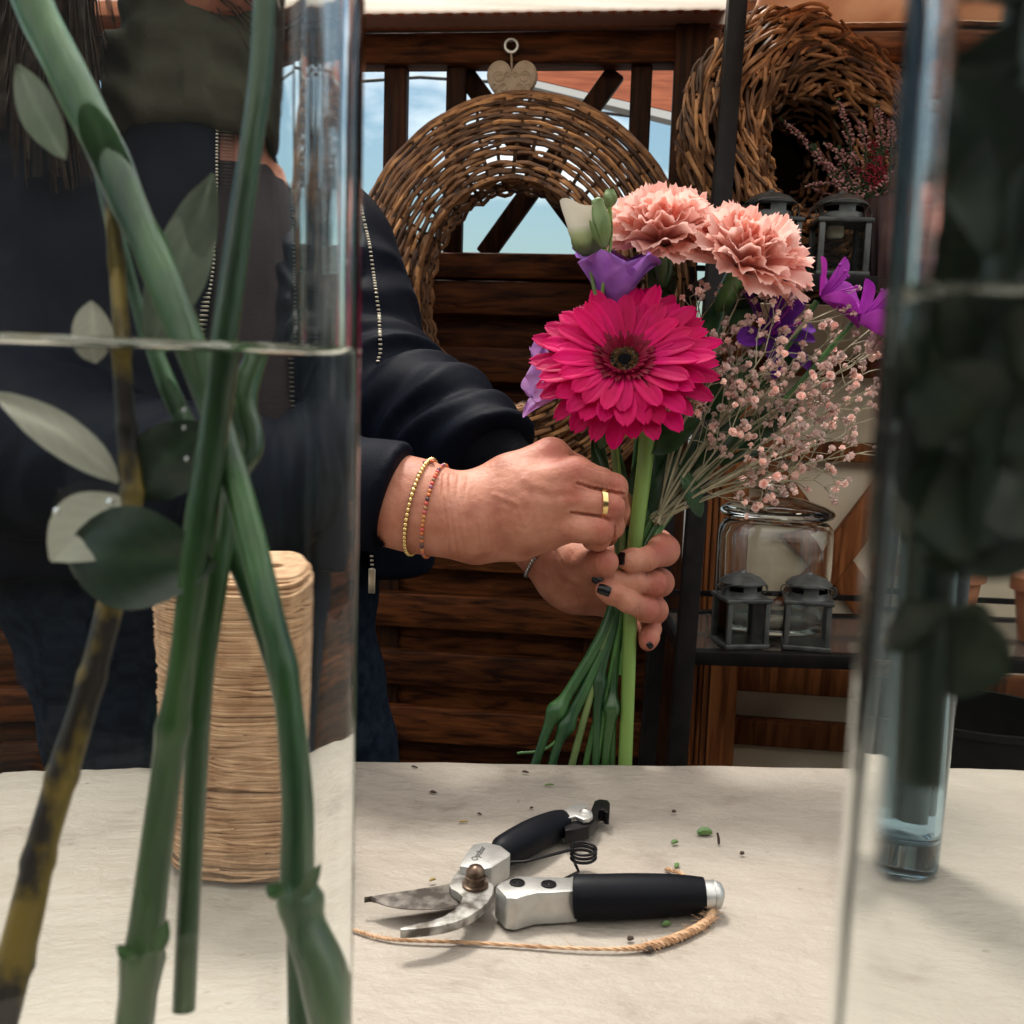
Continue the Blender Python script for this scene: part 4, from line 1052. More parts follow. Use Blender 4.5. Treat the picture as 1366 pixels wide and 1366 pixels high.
mb=MB(); cup(mb,W(816,422,.705),UV*.95-FW*.28+RV*.06,.050,.046,5,.62,.45,.004,.5); obj('petals',mb,mLis,lis,fixn=False)
stem_to(lis,[(815,414,.705,4),(818,520,.715,4.5),(828,680,.71,5),(826,800,.705,6),(806,880,.70,6),(799,915,.70,7),(795,1000,.70,5.5),(792,1080,.70,5.5)],mGreen,knots=((912,.5),))
lil=thing('lisianthus','pale lilac lisianthus peeping from behind the gerbera petals on the fence side','flower',W(770,510,.705),GB)
mb=MB(); cup(mb,W(772,512,.712),-RV*.92+UV*.1-FW*.2,.040,.040,5,.6,.5,.004,.2); obj('petals',mb,mLil,lil,fixn=False)
stem_to(lil,[(767,512,.712,4),(795,590,.715,4),(820,700,.71,5),(828,800,.705,5.5),(818,900,.702,6),(816,945,.70,8),(808,1010,.70,6),(804,1080,.70,6)],mGreenD,knots=((945,.55),))
def bud(px,py,d,ax,L_,w,label,mat,stem,sep=True,name='lisianthus_bud'):
    c=W(px,py,d); ax=ax.normalized(); Mx=frame(ax,RV); root=thing(name,label,'bud',c,GB); mb=MB(); rows=[]
    for i in range(15):
        t=i/14; r_=w*.5*(math.sin(min(1,t*1.15+.08)*2.3)**.7*(1-.35*t)+.02) if (t<.93 or sep) else w*.5*.35*(1-t)/.07
        if sep and t>.55: r_=w*.5*(.80+.35*(t-.55)**2)
        rows.append([c+Mx@Vector((r_*(1+.14*math.sin(3*a+t*5))*math.cos(a),r_*(1+.14*math.sin(3*a+t*5))*math.sin(a),t*L_+(.13*L_*math.sin(2*a+1)*t**4 if sep else 0))) for a in [2*math.pi*j/24 for j in range(25)]])
    mb.grid(rows); mb.a=[min(1,max(0,(q//25)/14*1.9-.35)) for q in range(len(mb.v))] if sep else mb.a; obj('bud',mb,mat,root)
    mb=MB()
    for k in range(4): petal(mb,c-ax*.001,Mx,k*1.57+.4,L_*.62,w*.5,R(52),.0015,.75,7,4,.5)
    obj('sepals',mb,mBudG,root,fixn=False)
    stem_to(root,stem,mGreenL if not sep else mBudG,n=8); return root
bud(787,340,.688,UV*.97-RV*.14-FW*.12,.034,.031,'half open cream and green lisianthus bud above the violet bloom',mBudW,[(787,341,.688,5),(790,370,.689,3),(797,410,.69,3),(806,480,.70,3),(822,640,.705,4),(830,745,.705,5),(800,880,.70,5),(763,1020,.70,5),(752,1080,.70,5)])
bud(806,330,.672,UV*.98-RV*.13,.0335,.0135,'slender closed green bud beside the half open cream bud',mBudG,[(806,331,.672,4),(808,352,.680,2.6),(803,400,.69,2.6),(806,430,.70,2.6),(826,640,.706,4)],False,'green_bud')
bud(813,275,.684,UV*.99+RV*.05,.0115,.0105,'small dark green bud peeping between slender bud and carnation',mBudG,[(813,276,.684,3),(815,320,.69,2.2),(806,380,.69,2.2),(806,420,.70,2.2)],False,'green_bud')

# ---- alstroemeria-like violet and magenta blooms
def star(name,label,mat,c,ax,petals,stem):
    root=thing(name,label,'flower',c,GB); Mx=frame(ax,RV)
    for (ph,L_,w,el,cu) in petals:
        mb=MB(); mb.val=random.random(); petal(mb,c,Mx,R(ph),L_,w,R(el),.003,cu,11,6,.35,.03,tw=rnd(-.3,.3)); obj('petal',mb,mat,root,fixn=False)
    mb=MB()
    for k in range(5):
        a=k*1.25; mb.tube([c,c+Mx@Vector((.006*math.cos(a),.006*math.sin(a),.014)),c+Mx@Vector((.011*math.cos(a),.011*math.sin(a),.022))],.0006,5); mb.ball(c+Mx@Vector((.011*math.cos(a),.011*math.sin(a),.022)),.0013,6,4)
    obj('stamens',mb,mMag,root); stem_to(root,stem,mGreenD); return root
star('alstroemeria','deep violet spiky bloom half hidden among the baby breath under a carnation',mVio,W(1022,447,.715),(-FW*.75+UV*.35+RV*.45).normalized(),
  [(75,.040,.014,35,-.6),(20,.040,.013,25,-.5),(-30,.038,.015,20,-.6),(-90,.034,.015,15,-.5),(-150,.036,.015,20,-.4),(140,.038,.014,30,-.6),(50,.034,.010,55,-.5),(100,.03,.010,60,-.4),(-10,.032,.011,50,-.7)],
  [(1018,452,.72,4),(960,560,.715,4.5),(870,690,.71,5),(838,780,.705,5),(815,900,.702,5),(785,1075,.70,5)])
star('alstroemeria','bright magenta purple bloom with an upward curling petal before the upper lantern',mMag,W(1096,398,.70),(UV*.55+RV*.75-FW*.35).normalized(),
  [(95,.036,.011,72,-.7),(20,.031,.032,48,-.5),(-60,.028,.026,40,-.4),(150,.026,.02,50,-.5),(-20,.030,.028,30,-.6),(80,.024,.02,35,-.4)],
  [(1090,402,.705,4),(1010,520,.715,4),(900,660,.712,5),(842,770,.705,5),(822,880,.703,4.5),(815,1075,.70,4.5)])
star('alstroemeria','magenta purple bloom at the edge of the bouquet closest to the dark leaf vase',mMag,W(1146,428,.69),(RV*.85+UV*.45-FW*.25).normalized(),
  [(100,.036,.010,80,-.5),(10,.032,.032,45,-.5),(-70,.028,.026,40,-.4),(170,.026,.02,50,-.5),(60,.026,.024,40,-.6)],
  [(1138,430,.70,4),(1040,540,.712,4),(910,665,.712,5),(846,775,.705,5),(828,900,.704,4.5)])

# ---- greenery
grn=thing('bouquet_greenery','dark green leaves and sprigs filling the bouquet behind the gerbera stem','greenery',W(850,760,.705),GB)
for a,b_,wd,nn in (((866,604,.695),(934,560,.69),44,(-.1,-.8,.6)),((925,622,.705),(1003,556,.70),34,(0,-.8,.5)),((918,545,.71),(962,478,.705),46,(-.3,-1,.2)),((820,705,.708),(790,585,.715),24,(-.2,-1,.2)),
   ((832,700,.71),(818,585,.715),22,(.2,-1,.1)),((875,700,.708),(905,600,.715),40,(-.2,-1,.2)),((862,695,.712),(884,560,.72),34,(.3,-1,.1)),((890,395,.735),(868,348,.725),44,(0,-1,.3)),((870,345,.735),(898,395,.73),40,(.2,-1,.1)),
   ((985,440,.73),(985,372,.72),46,(0,-1,.2)),((965,395,.73),(1010,405,.725),40,(0,-1,.5)),((930,470,.735),(955,400,.73),34,(.2,-1,.1)),((935,690,.705),(905,620,.70),26,(.3,-1,.2)),((960,620,.705),(1035,600,.70),20,(0,-.6,.8)),
   ((900,540,.725),(930,430,.735),36,(.2,-1,.1)),((870,520,.73),(905,400,.735),30,(-.2,-1,.1)),((940,560,.73),(1010,470,.73),44,(-.1,-1,.2)),((985,600,.725),(1075,520,.72),40,(-.2,-1,.4)),((845,700,.715),(858,600,.72),30,(-.2,-1,.1)),((1010,520,.73),(1080,440,.73),34,(0,-1,.3)),((905,650,.715),(955,560,.72),34,(0,-1,.3)),((800,600,.71),(815,545,.705),20,(-.3,-1,.1))):
    mb=MB(); mb.val=random.random(); leafgrid(mb,W(*a),W(*b_),nn,wd*.70/FPX,.07,12,6,.45,.18); obj('leaf',mb,mLeaf,grn,fixn=False)
for rows in ([(900,560,.725,3.5),(875,660,.715,4),(848,760,.708,5),(826,860,.704,5),(790,980,.70,4.5),(772,1075,.70,4.5)],[(945,470,.735,3),(900,600,.72,4),(856,720,.712,4.5),(838,800,.706,4.5)],[(1000,520,.73,3),(920,630,.715,3.5),(862,715,.71,4)],
             [(884,400,.735,4),(868,560,.725,4),(846,730,.71,5)],[(795,560,.715,4),(822,690,.71,5),(832,760,.706,5),(812,860,.702,4),(745,985,.70,2.6),(690,1005,.70,1.8)]):
    stem_to(grn,rows,mGreenD,n=8)

# ---- baby's breath
def gyp(i,label,targets):
    base=W(872+i*2,694,.704); root=thing('gypsophila_spray',label,'flower spray',base,'dried pink baby breath sprays in the bouquet')
    st,fl=MB(),MB()
    def blossom(p,d):
        fl.val=random.random(); Mx=frame(d); r_=rnd(.0022,.0035)
        for ring_,(cnt,el) in enumerate(((5,R(15)),(5,R(45)),(3,R(75)))):
            for k in range(cnt):
                a=2*math.pi*(k+.5*ring_)/cnt+rnd(-.3,.3); u=Vector((math.cos(a),math.sin(a),0)); s_=Vector((-math.sin(a),math.cos(a),0)); e=el+rnd(-.25,.25)
                dd=u*math.cos(e)+Vector((0,0,math.sin(e))); hw=r_*.52
                b0=Vector((0,0,0)); P=[b0-s_*hw*.3,b0+s_*hw*.3,dd*r_*.7+s_*hw,dd*r_+s_*hw*.5+Vector((0,0,r_*.15)),dd*r_-s_*hw*.5+Vector((0,0,r_*.2)),dd*r_*.7-s_*hw]
                fl.add([p+Mx@q for q in P],[(0,1,2,5),(5,2,3,4)])
        fl.ball(p-Mx@Vector((0,0,r_*.35)),(r_*.42,r_*.42,r_*.55),5,4,Mx)
    def line(a,b_,sag,r0,r1,n=6):
        mid=(a+b_)/2+sag; P=[a.lerp(mid,t).lerp(mid.lerp(b_,t),t) for t in [q/n for q in range(n+1)]]
        st.val=random.random(); st.tube(P,[r0+(r1-r0)*q/n for q in range(n+1)],5,False); return P
    for (tx,ty,td) in targets:
        tip=W(tx,ty,td); a=base+Vector((rnd(-.003,.003),rnd(-.003,.003),rnd(-.004,.004)))
        P=line(a,tip,UV*rnd(.002,.02)-RV*rnd(-.004,.010),.0011,.0005,12)
        for q in range(6,13):
            for rep in range(random.choice((1,1,2)) if q<12 else 2):
                o_=P[q]; ln=rnd(.012,.034)*(1.15-.03*q); dr=((tip-a).normalized()*rnd(.5,1)+Vector((rnd(-1,1),rnd(-.6,.6),rnd(-1,1)))*.75).normalized(); e_=o_+dr*ln
                Q=line(o_,e_,Vector((0,0,rnd(-.003,.003))),.00045,.0003,3)
                for tw in range(random.choice((2,3,3))):
                    s0=Q[random.choice((2,3,3))]; d2=(dr+Vector((rnd(-1,1),rnd(-1,1),rnd(-1,1)))*.8).normalized(); e2=s0+d2*rnd(.004,.011)
                    st.tube([s0,e2],.00026,4,False)
                    if random.random()<.95: blossom(e2,(d2+Vector((0,-.3,.25))).normalized())
    obj('stems',st,mGypS,root)
    f=obj('blossoms',fl,mGyp,root,fixn=False); f['kind']='stuff'
gyp(0,'lowest pink baby breath spray, hanging just above the lidded jar',[(1085,640,.69),(1020,640,.70),(1145,605,.70),(1050,600,.68)])
gyp(1,'middle pink baby breath spray spreading towards the dark leaf vase',[(1160,560,.71),(1115,545,.69),(1150,500,.72),(1060,535,.70),(1100,590,.73)])
gyp(2,'upper pink baby breath spray beneath the magenta blooms',[(1168,470,.71),(1120,440,.70),(1075,430,.69),(1135,490,.73),(1160,440,.72)])
gyp(3,'pink baby breath spray reaching up past the deep violet bloom',[(1045,410,.70),(1020,470,.685),(985,400,.70),(1070,470,.71),(1000,540,.69)])
gyp(4,'smallest pink baby breath spray close beside the gerbera petals',[(955,500,.69),(925,540,.685),(975,575,.685),(935,425,.71)])
# ---------------------------------------------------------------- the florist
m,nt,b=newmat('skin'); N=nt.nodes.new; L=nt.links.new
tc=N('ShaderNodeTexCoord'); n1=N('ShaderNodeTexNoise'); n1.inputs['Scale'].default_value=55; n1.inputs['Detail'].default_value=5; L(tc.outputs['Object'],n1.inputs[0])
r1=ramp(nt,[(.30,(.36,.125,.08)),(.5,(.47,.195,.125)),(.70,(.55,.255,.175))]); L(n1.outputs[0],r1.inputs[0])
at=N('ShaderNodeAttribute'); at.attribute_name='var'; mxk=N('ShaderNodeMix'); mxk.data_type='RGBA'
L(at.outputs['Fac'],mxk.inputs[0]); L(r1.outputs[0],mxk.inputs[6]); mxk.inputs[7].default_value=(.36,.085,.06,1)
L(mxk.outputs[2],b.inputs['Base Color']); b.inputs['Roughness'].default_value=.52; b.inputs['Specular IOR Level'].default_value=.35
b.inputs['Subsurface Weight'].default_value=.14; b.inputs['Subsurface Radius'].default_value=(1,.35,.2); b.inputs['Subsurface Scale'].default_value=.004
vo=N('ShaderNodeTexVoronoi'); vo.inputs['Scale'].default_value=950; vo.feature='DISTANCE_TO_EDGE'; L(tc.outputs['Object'],vo.inputs[0])
n2=N('ShaderNodeTexNoise'); n2.inputs['Scale'].default_value=260; n2.inputs['Detail'].default_value=4; L(tc.outputs['Object'],n2.inputs[0])
bp1=N('ShaderNodeBump'); bp1.inputs['Distance'].default_value=.0002; bp1.inputs['Strength'].default_value=.6; L(vo.outputs['Distance'],bp1.inputs['Height'])
bp2=N('ShaderNodeBump'); bp2.inputs['Distance'].default_value=.0011; bp2.inputs['Strength'].default_value=.6; L(n2.outputs[0],bp2.inputs['Height']); L(bp1.outputs[0],bp2.inputs['Normal']); L(bp2.outputs[0],b.inputs['Normal']); mSkin=m
mJack=M('navy_jacket',(.0016,.0028,.0075),.6,col2=(.0026,.0044,.0105),scale=20,bump=.0003,bscale=900,spec=.07)
mRibK=M('dark_rib_knit',(.0022,.0026,.0045),.85,spec=.05,bump=.0008,bscale=300)
mShirt=M('mauve_shirt',(.03,.024,.027),.85,spec=.05,col2=(.05,.04,.044),scale=15,bump=.0008,bscale=300)
mJean=M('blue_denim',(.005,.009,.018),.85,spec=.06,col2=(.016,.024,.038),scale=90,bump=.0006,bscale=700)
mHair=M('brown_hair',(.016,.008,.005),.4,spec=.2,col2=(.045,.024,.013),scale=120,attr=.4)
mNail=M('black_nail_varnish',(.003,.003,.004),.24,spec=.35)
mZip=M('pale_brass_zip',(.62,.56,.45),.3,metal=.85)
mShoe=M('black_shoe',(.01,.01,.01),.5)
per=thing('person','person in an open navy zip jacket and jeans tying the bouquet with both hands','person',(W(250,700,.99).x,W(250,700,.99).y,GROUND))

# ---- right hand (back towards the viewer) and left hand (gripping the stems)
def bundle(palm,fingers,kp=.008,kf=.004,kb=.0045):
    def f(p):
        d=palm[0](p)
        for q in palm[1:]: d=smin(d,q(p),kp)
        fd=None
        for q in fingers:
            e=q(p); fd=e if fd is None else smin(fd,e,.0012)
        return smin(d,fd,kb)
    return f
Rpalm=[chain([(400,648,.715,58),(520,666,.668,58),(560,676,.660,58),(600,688,.655,51),(622,692,.654,50)],.01),
 chain([(612,672,.657,36),(680,640,.662,33),(735,610,.667,26)],.006), chain([(620,685,.653,36),(700,655,.651,31),(768,634,.652,25)],.006),
 chain([(622,700,.653,36),(700,678,.649,31),(766,667,.650,22)],.006), chain([(628,710,.656,36),(700,700,.652,30),(748,702,.654,22)],.006),
 chain([(640,704,.672,40),(690,690,.676,42),(735,672,.678,36)],.008), chain([(640,714,.664,37),(690,712,.664,33),(728,709,.662,27)],.008),
 chain([(640,700,.690,34),(720,705,.705,24)],.008)]
Rfing=[chain([(735,611,.668,25),(768,628,.684,20),(803,643,.700,17.5),(826,668,.708,15),(834,690,.708,13)],.004),
 chain([(766,634,.652,23),(797,641,.652,17.5),(819,650,.656,17.2),(824,682,.672,15),(820,706,.690,13)],.004),
 chain([(764,667,.650,20.5),(792,671,.647,17),(815,676,.648,17),(816,702,.660,15.5),(810,716,.680,13.5)],.004),
 chain([(745,704,.655,20),(775,705,.647,18),(800,707,.646,17.5),(798,719,.660,15),(789,721,.676,13)],.004)]
Rhand=bundle(Rpalm,Rfing)
Lpalm=[chain([(640,600,.80,40),(690,670,.765,42),(722,722,.752,40),(752,758,.748,40),(782,778,.748,36)],.01),
 chain([(748,748,.742,30),(775,752,.722,26),(792,752,.70,19)],.008), chain([(760,775,.745,38),(820,745,.757,30),(862,738,.742,22)],.01),
 chain([(770,785,.748,32),(830,800,.756,26),(850,812,.742,18)],.01), chain([(760,770,.75,34),(850,775,.757,24)],.01)]
Lfing=[chain([(782,752,.70,20),(798,752,.676,18),(808,750,.664,17.5)],.004),
 chain([(858,724,.742,18),(878,726,.722,19),(885,734,.702,20.5),(862,746,.681,14.8),(843,747,.674,14.8),(836,747,.672,12.5)],.004),
 chain([(862,770,.742,18),(880,777,.715,18),(872,779,.694,16.8),(845,776,.681,14.6),(816,773,.676,14.3),(803,772,.676,11.8)],.004),
 chain([(855,802,.740,17),(872,814,.712,18),(862,813,.692,16.3),(838,802,.677,14.3),(815,791,.671,14.2),(806,787,.670,12.2)],.004),
 chain([(842,812,.742,15),(858,828,.728,14.5),(867,839,.712,14),(866,850,.700,12.5),(864,857,.697,11.5)],.004)]
Lhand=bundle(Lpalm,Lfing)
def bounds(fs,pad=.006):
    P=[q for f in fs for q in f.pts]
    return [min(p[i]-r for p,r in P)-pad for i in range(3)],[max(p[i]+r for p,r in P)+pad for i in range(3)]
HN=.0009
VR,FR=surfnet(Rhand,*bounds(Rpalm+Rfing),HN,1)
VL,FL=surfnet(Lhand,*bounds(Lpalm+Lfing),HN,1)
def vnorm(V,F):
    n=np.cross(V[F[:,2]]-V[F[:,0]],V[F[:,3]]-V[F[:,1]]); o=np.zeros_like(V)
    for i in range(4): np.add.at(o,F[:,i],n)
    return o/np.maximum(np.linalg.norm(o,axis=1),1e-12)[:,None]
def crease(V,F,lines):
    Nn=vnorm(V,F); x,y,d=px_of(V); g_=np.zeros(len(V)); face=np.clip(-(Nn@np.array(FW))*2,0,1)
    for (pts,wd,dep) in lines:
        P=np.array(pts,float); best=np.full(len(V),1e9); 
        for a,c in zip(P[:-1],P[1:]):
            e=c-a; t=np.clip(((x-a[0])*e[0]+(y-a[1])*e[1])/(e@e),0,1); best=np.minimum(best,np.hypot(x-a[0]-t*e[0],y-a[1]-t*e[1]))
        ln=np.exp(-(best/wd)**2)-.45*np.exp(-((best-wd*2.1)/wd)**2); g_+=dep*ln
    V-=Nn*(g_*face)[:,None]; return V
sg=1
nr=vnorm(VR,FR); 
if (nr*(VR-VR.mean(0))).sum()<0: FR=FR[:,::-1]; FL=FL[:,::-1]
wr=[([(592,633),(590,660),(597,700),(600,735)],1.6,.00055),([(600,634),(599,660),(604,700),(611,742)],1.5,.00050),([(612,634),(608,665),(613,705),(622,742)],1.7,.00045),([(624,636),(619,668),(624,712)],1.8,.0003),
    ([(636,700),(640,735)],2,.0003),([(648,690),(655,735)],2.2,.00025),([(585,640),(584,690)],1.4,.0003)]
wr+=[([(x-1,641),(x+1,653)],1.0,.00022) for x in (803,808,813,818)]+[([(x,664),(x,680)],1.0,.0002) for x in (799,)]+[([(x,695),(x+1,716)],1.0,.00022) for x in (786,791,796)]
wr+=[([(770,645),(790,651),(808,655),(831,659)],1.7,.0009),([(762,684),(780,686),(797,688),(812,693),(818,704),(819,720)],1.7,.0009),([(783,622),(800,628),(822,631)],1.5,.0004)]
wr+=[([(700,640),(735,655),(762,652)],5,-.0004),([(690,668),(730,672),(760,668)],6,-.0004),([(660,660),(690,672),(700,700)],3,-.00035),([(716,690),(700,660)],3,-.0002)]
VR=crease(VR,FR,[(a_,b_,c_*(1.5 if c_>=.0009 else 1.05)) for a_,b_,c_ in wr])
VL=crease(VL,FL,[([(x,764),(x+2,790)],1.2,.00022) for x in (862,868,874)]+[([(862,728),(866,758)],1.3,.00022),([(870,726),(873,758)],1.3,.0002),([(850,800),(853,822)],1.2,.0002),([(826,760),(828,788)],1.2,.00018),([(740,735),(760,770),(775,800)],2,.0003),([(760,735),(775,752)],2,.0002),([(800,738),(797,760)],1.2,.0002)])
def redness(V):
    x,y,d=px_of(V); r_=np.zeros(len(V))
    for cx,cy,s_ in ((822,646,11),(820,676,10),(806,704,11),(735,600,16),(770,628,13),(886,732,14),(880,780,13),(870,815,13),(808,748,12),(864,852,10),(766,662,12)):
        r_+=np.exp(-((x-cx)**2+(y-cy)**2)/(2*s_*s_))
    return np.clip(r_*.75,0,.85)
body=MB()
for V,F in ((VR,FR),(VL,FL)):
    k=len(body.v); add_net(body,V,F); body.a[k:]=redness(V).tolist()
# head, neck and chest under the clothes
hc=W(300,-165,.93); fd=Vector((.45,-.80,-.42)).normalized(); hm=frame(fd.cross(Vector((1,0,0))).normalized() if False else (Vector((0,0,1))-fd*fd.z).normalized(),fd)
def H(x,y,z): return hc+hm@Vector((x,y,z))      # x forward, y to the side, z up
hd=[Ell(H(-.01,0,.025),(.095,.075,.09),hm),Ell(H(.02,0,-.03),(.068,.058,.085),hm),Ell(H(.055,0,-.085),(.03,.033,.025),hm)]
fe=[Seg(H(.082,0,.012),H(.104,0,-.026),.009,.012),Seg(H(.07,-.04,.022),H(.082,0,.026),.012,.010),Seg(H(.07,.04,.022),H(.082,0,.026),.012,.010),
    Seg(H(.080,-.018,-.057),H(.080,.018,-.057),.006,.006),Seg(H(.078,-.015,-.066),H(.078,.015,-.066),.0065,.0065),Ell(H(.055,-.036,-.02),(.03,.022,.022),hm),Ell(H(.055,.036,-.02),(.03,.022,.022),hm)]
ear=[Ell(H(-.005,s_*.076,-.005),(.018,.008,.03),hm) for s_ in (-1,1)]
nk=chain([(290,-60,.955,62),(280,110,.98,60),(270,260,.99,80)],.02); ch_=chain([(150,320,1.0,95),(390,320,1.0,95)],.02)
def headf(p):
    d=hd[0](p)
    for q in hd[1:]: d=smin(d,q(p),.03)
    for q in fe: d=smin(d,q(p),.008)
    for s_ in (-1,1): d=smax(d,-Ell(H(.088,s_*.031,.006),(.016,.014,.010),hm)(p),.008)
    for q in ear: d=smin(d,q(p),.006)
    return smin(smin(d,nk(p),.03),ch_(p),.04)
lo,hi=bounds([nk,ch_],.02); lo=[min(lo[i],hc[i]-.14) for i in range(3)]; hi=[max(hi[i],hc[i]+.14) for i in range(3)]
Vh,Fh=surfnet(headf,lo,hi,.0045,2); add_net(body,Vh,Fh[:,::-1] if sg<0 else Fh); body.a[-len(Vh):]=[.1]*len(Vh)
obj('body',body,mSkin,per)
HB=BVHTree.FromPolygons([Vector(v) for v in np.concatenate([VR,VL]).tolist()],[tuple(f) for f in np.concatenate([FR,FL+len(VR)]).tolist()])
mEye=M('eye_white',(.75,.72,.68),.2); mIris=M('iris',(.06,.03,.015),.2)
for s_ in (-1,1):
    s=MB(); s.ball(H(.0665,s_*.031,.005),.0118,16,12); e_=obj('eye',s,mEye,per)
    s=MB(); s.ball(H(.0752,s_*.031,.003),(.0048,.0055,.0055),12,8,hm); obj('iris',s,mIris,e_)
def hairf(p):
    d=smin(Ell(H(-.02,0,.035),(.105,.088,.10),hm)(p),Ell(H(-.05,0,-.03),(.07,.085,.12),hm)(p),.03)
    return smax(smax(d,-Ell(H(.095,0,-.03),(.085,.062,.085),hm)(p),.01),-(np.linalg.norm(p-np.array(H(.2,0,-.1)),axis=1)-.10),.01)
Vq,Fq=surfnet(hairf,[hc[i]-.2 for i in range(3)],[hc[i]+.17 for i in range(3)],.006,2); s=MB(); add_net(s,Vq,Fq)
for k in range(150):
    s_=random.choice((-1,1)) if k>40 else 1; s.val=random.random(); a=H(rnd(-.06,.04),s_*rnd(.07,.092),rnd(-.05,.03)); ex,ey=(rnd(385,425),rnd(40,165)) if k<70 else (rnd(150,430),rnd(10,190))
    e_=W(ex,ey,rnd(.90,.955) if k<70 else rnd(1.04,1.09)); mid=a.lerp(e_,.5)+Vector((.02*s_,-.01,.01))
    s.tube([a.lerp(mid,t).lerp(mid.lerp(e_,t),t) for t in [q/8 for q in range(9)]],[.0012*(1-.07*q) for q in range(9)],4)
for k in range(700):                                   # loose hair falling over the far shoulder
    s.val=random.random(); a=H(rnd(-.07,.0),-rnd(.06,.09),rnd(-.03,.06)); e_=W(rnd(-60,150),rnd(60,260),rnd(.88,.94)); mid=a.lerp(e_,.45)+Vector((-.05,-.02,.03))
    s.tube([a.lerp(mid,t).lerp(mid.lerp(e_,t),t) for t in [q/8 for q in range(9)]],[.0011*(1-.07*q) for q in range(9)],4)
obj('hair',s,mHair,per)
mScarf=M('olive_scarf',(.028,.027,.018),.9,spec=.05,col2=(.075,.072,.05),scale=14,bump=.002,bscale=60)
def scarff(p):
    d=None
    for (cx,cy,dd,rx,ry,rr_) in ((285,40,.975,86,52,40),(280,100,.975,100,58,44),(275,160,.975,104,60,38)):
        c=np.array(W(cx,cy,dd)); k=dd/FPX; q=p-c
        rad=np.hypot(q[:,0]/rx,q[:,1]/ry*.9)*rx-rx*k; zz=q[:,2]+.18*q[:,1]
        e=np.hypot(rad,zz)-rr_*k; d=e if d is None else smin(d,e,.012)
    x,y,_=px_of(p); return d+.003*np.sin(p[:,2]*160+p[:,0]*70+np.sin(p[:,0]*50)*2)
cS=W(280,100,.975); V_,F_=surfnet(scarff,[cS.x-.13,cS.y-.12,cS.z-.13],[cS.x+.13,cS.y+.12,cS.z+.12],.0045,1); s=MB(); add_net(s,V_,F_); obj('scarf',s,mScarf,per)

# ---- nails
def nail(px,py,ln,wd,ang,tilt=0):
    o_=C0; r_=ray(px,py).normalized(); hit=HB.ray_cast(o_,r_)
    if hit[0] is None: return
    p,n_=hit[0],hit[1]
    if n_.dot(r_)>0: n_=-n_
    d=(RV*math.cos(ang)-UV*math.sin(ang)); d=(d-n_*d.dot(n_)).normalized(); Mx=Matrix((d,n_.cross(d),n_)).transposed(); k=.675/FPX
    s=MB(); rows=[]
    for i in range(9):
        u=2*i/8-1; row=[]
        for j in range(9):
            v=2*j/8-1; sq=1-.12*abs(u)**4
            row.append(p+Mx@Vector((u*ln*.5*k*(1-.1*abs(v)**3),v*wd*.5*k*sq,.0011-.0010*v*v-.0003*u*u)))
        rows.append(row)
    s.grid(rows); s.grid([[q-Mx@Vector((0,0,.0008)) for q in row] for row in rows])
    obj('nail',s,mNail,per)
nail(806,787,18,14,R(20)); nail(797,774,17,12,R(12)); nail(829,745,10,17,R(5)); nail(867,861,8,10,R(-40))

# ---- jacket, shirt, jeans
def tors(o):
    rows=[((110,315),(390,325),.062),((120,400),(395,405),.085),((135,520),(410,520),.098),((150,640),(405,640),.096),((150,740),(410,740),.102)]
    S_=[Seg(W(a[0],a[1],1.0),W(c[0],c[1],1.0),r_+o,r_+o) for a,c,r_ in rows]
    mids=[Seg((S_[i].a+S_[i+1].a)/2,(S_[i].b+S_[i+1].b)/2,(S_[i].ra+S_[i+1].ra)/2,(S_[i].ra+S_[i+1].ra)/2) for i in range(len(S_)-1)]
    nkS=Seg(W(265,300,1.0),W(272,190,1.0),.075+o,.062+o)
    def f(p):
        d=smin(S_[0](p),nkS(p),.05)
        for q in S_[1:]+mids: d=smin(d,q(p),.05)
        return d
    return f
EDR=np.array([(-200,400),(0,415),(150,448),(325,489),(420,502),(470,504),(510,492),(590,487),(700,489),(830,498)],float)
EDL=np.array([(-200,312),(0,306),(250,302),(350,291),(400,280),(500,268),(600,258),(830,250)],float)
zb=W(300,770,.93).z
def fold(p,ax,wl,amp,ph,perp):
    u=p@np.array(ax); s_=p@np.array(perp); q=p@np.array(FW)
    w1=u*(2*math.pi/wl)+ph+2.6*np.sin(s_*29+ph*3+q*17)+1.3*np.sin(s_*63+u*21)+.9*np.sin(q*47+u*33)
    r_=np.sin(w1); r_=np.sign(r_)*np.abs(r_)**1.5
    g_=.5+.5*np.sin(s_*31+u*27+ph*2)*np.sin(q*29-u*19+ph); 
    return amp*(r_*(.15+.85*g_)+.5*np.sin(w1*.43+s_*40))
La=chain([(415,330,.985,74),(450,430,.965,90),(486,525,.925,98),(560,568,.865,86),(612,585,.82,70),(652,600,.780,60)],.03)
Ra=chain([(45,200,.985,120),(20,480,.93,110),(90,600,.86,100),(240,640,.77,90),(400,655,.705,80),(560,664,.652,74)],.03)
lax=(W(650,600,.78)-W(500,540,.92)).normalized(); lpp=lax.cross(-FW).normalized(); uax=(W(490,530,.925)-W(430,335,.985)).normalized(); upp=uax.cross(-FW).normalized()
rax=(W(505,664,.664)-W(240,640,.77)).normalized(); rpp=rax.cross(-FW).normalized()
LE=np.array(W(662,602,.772)); lend=(W(700,668,.745)-W(625,570,.80)).normalized(); RE=np.array(W(529,658,.660)); rend=(W(565,670,.656)-W(460,636,.664)).normalized()
TJ,TS0=tors(.012),tors(-.001)
TS=lambda p: smax(TS0(p),(zb+.03)-p[:,2],.006)
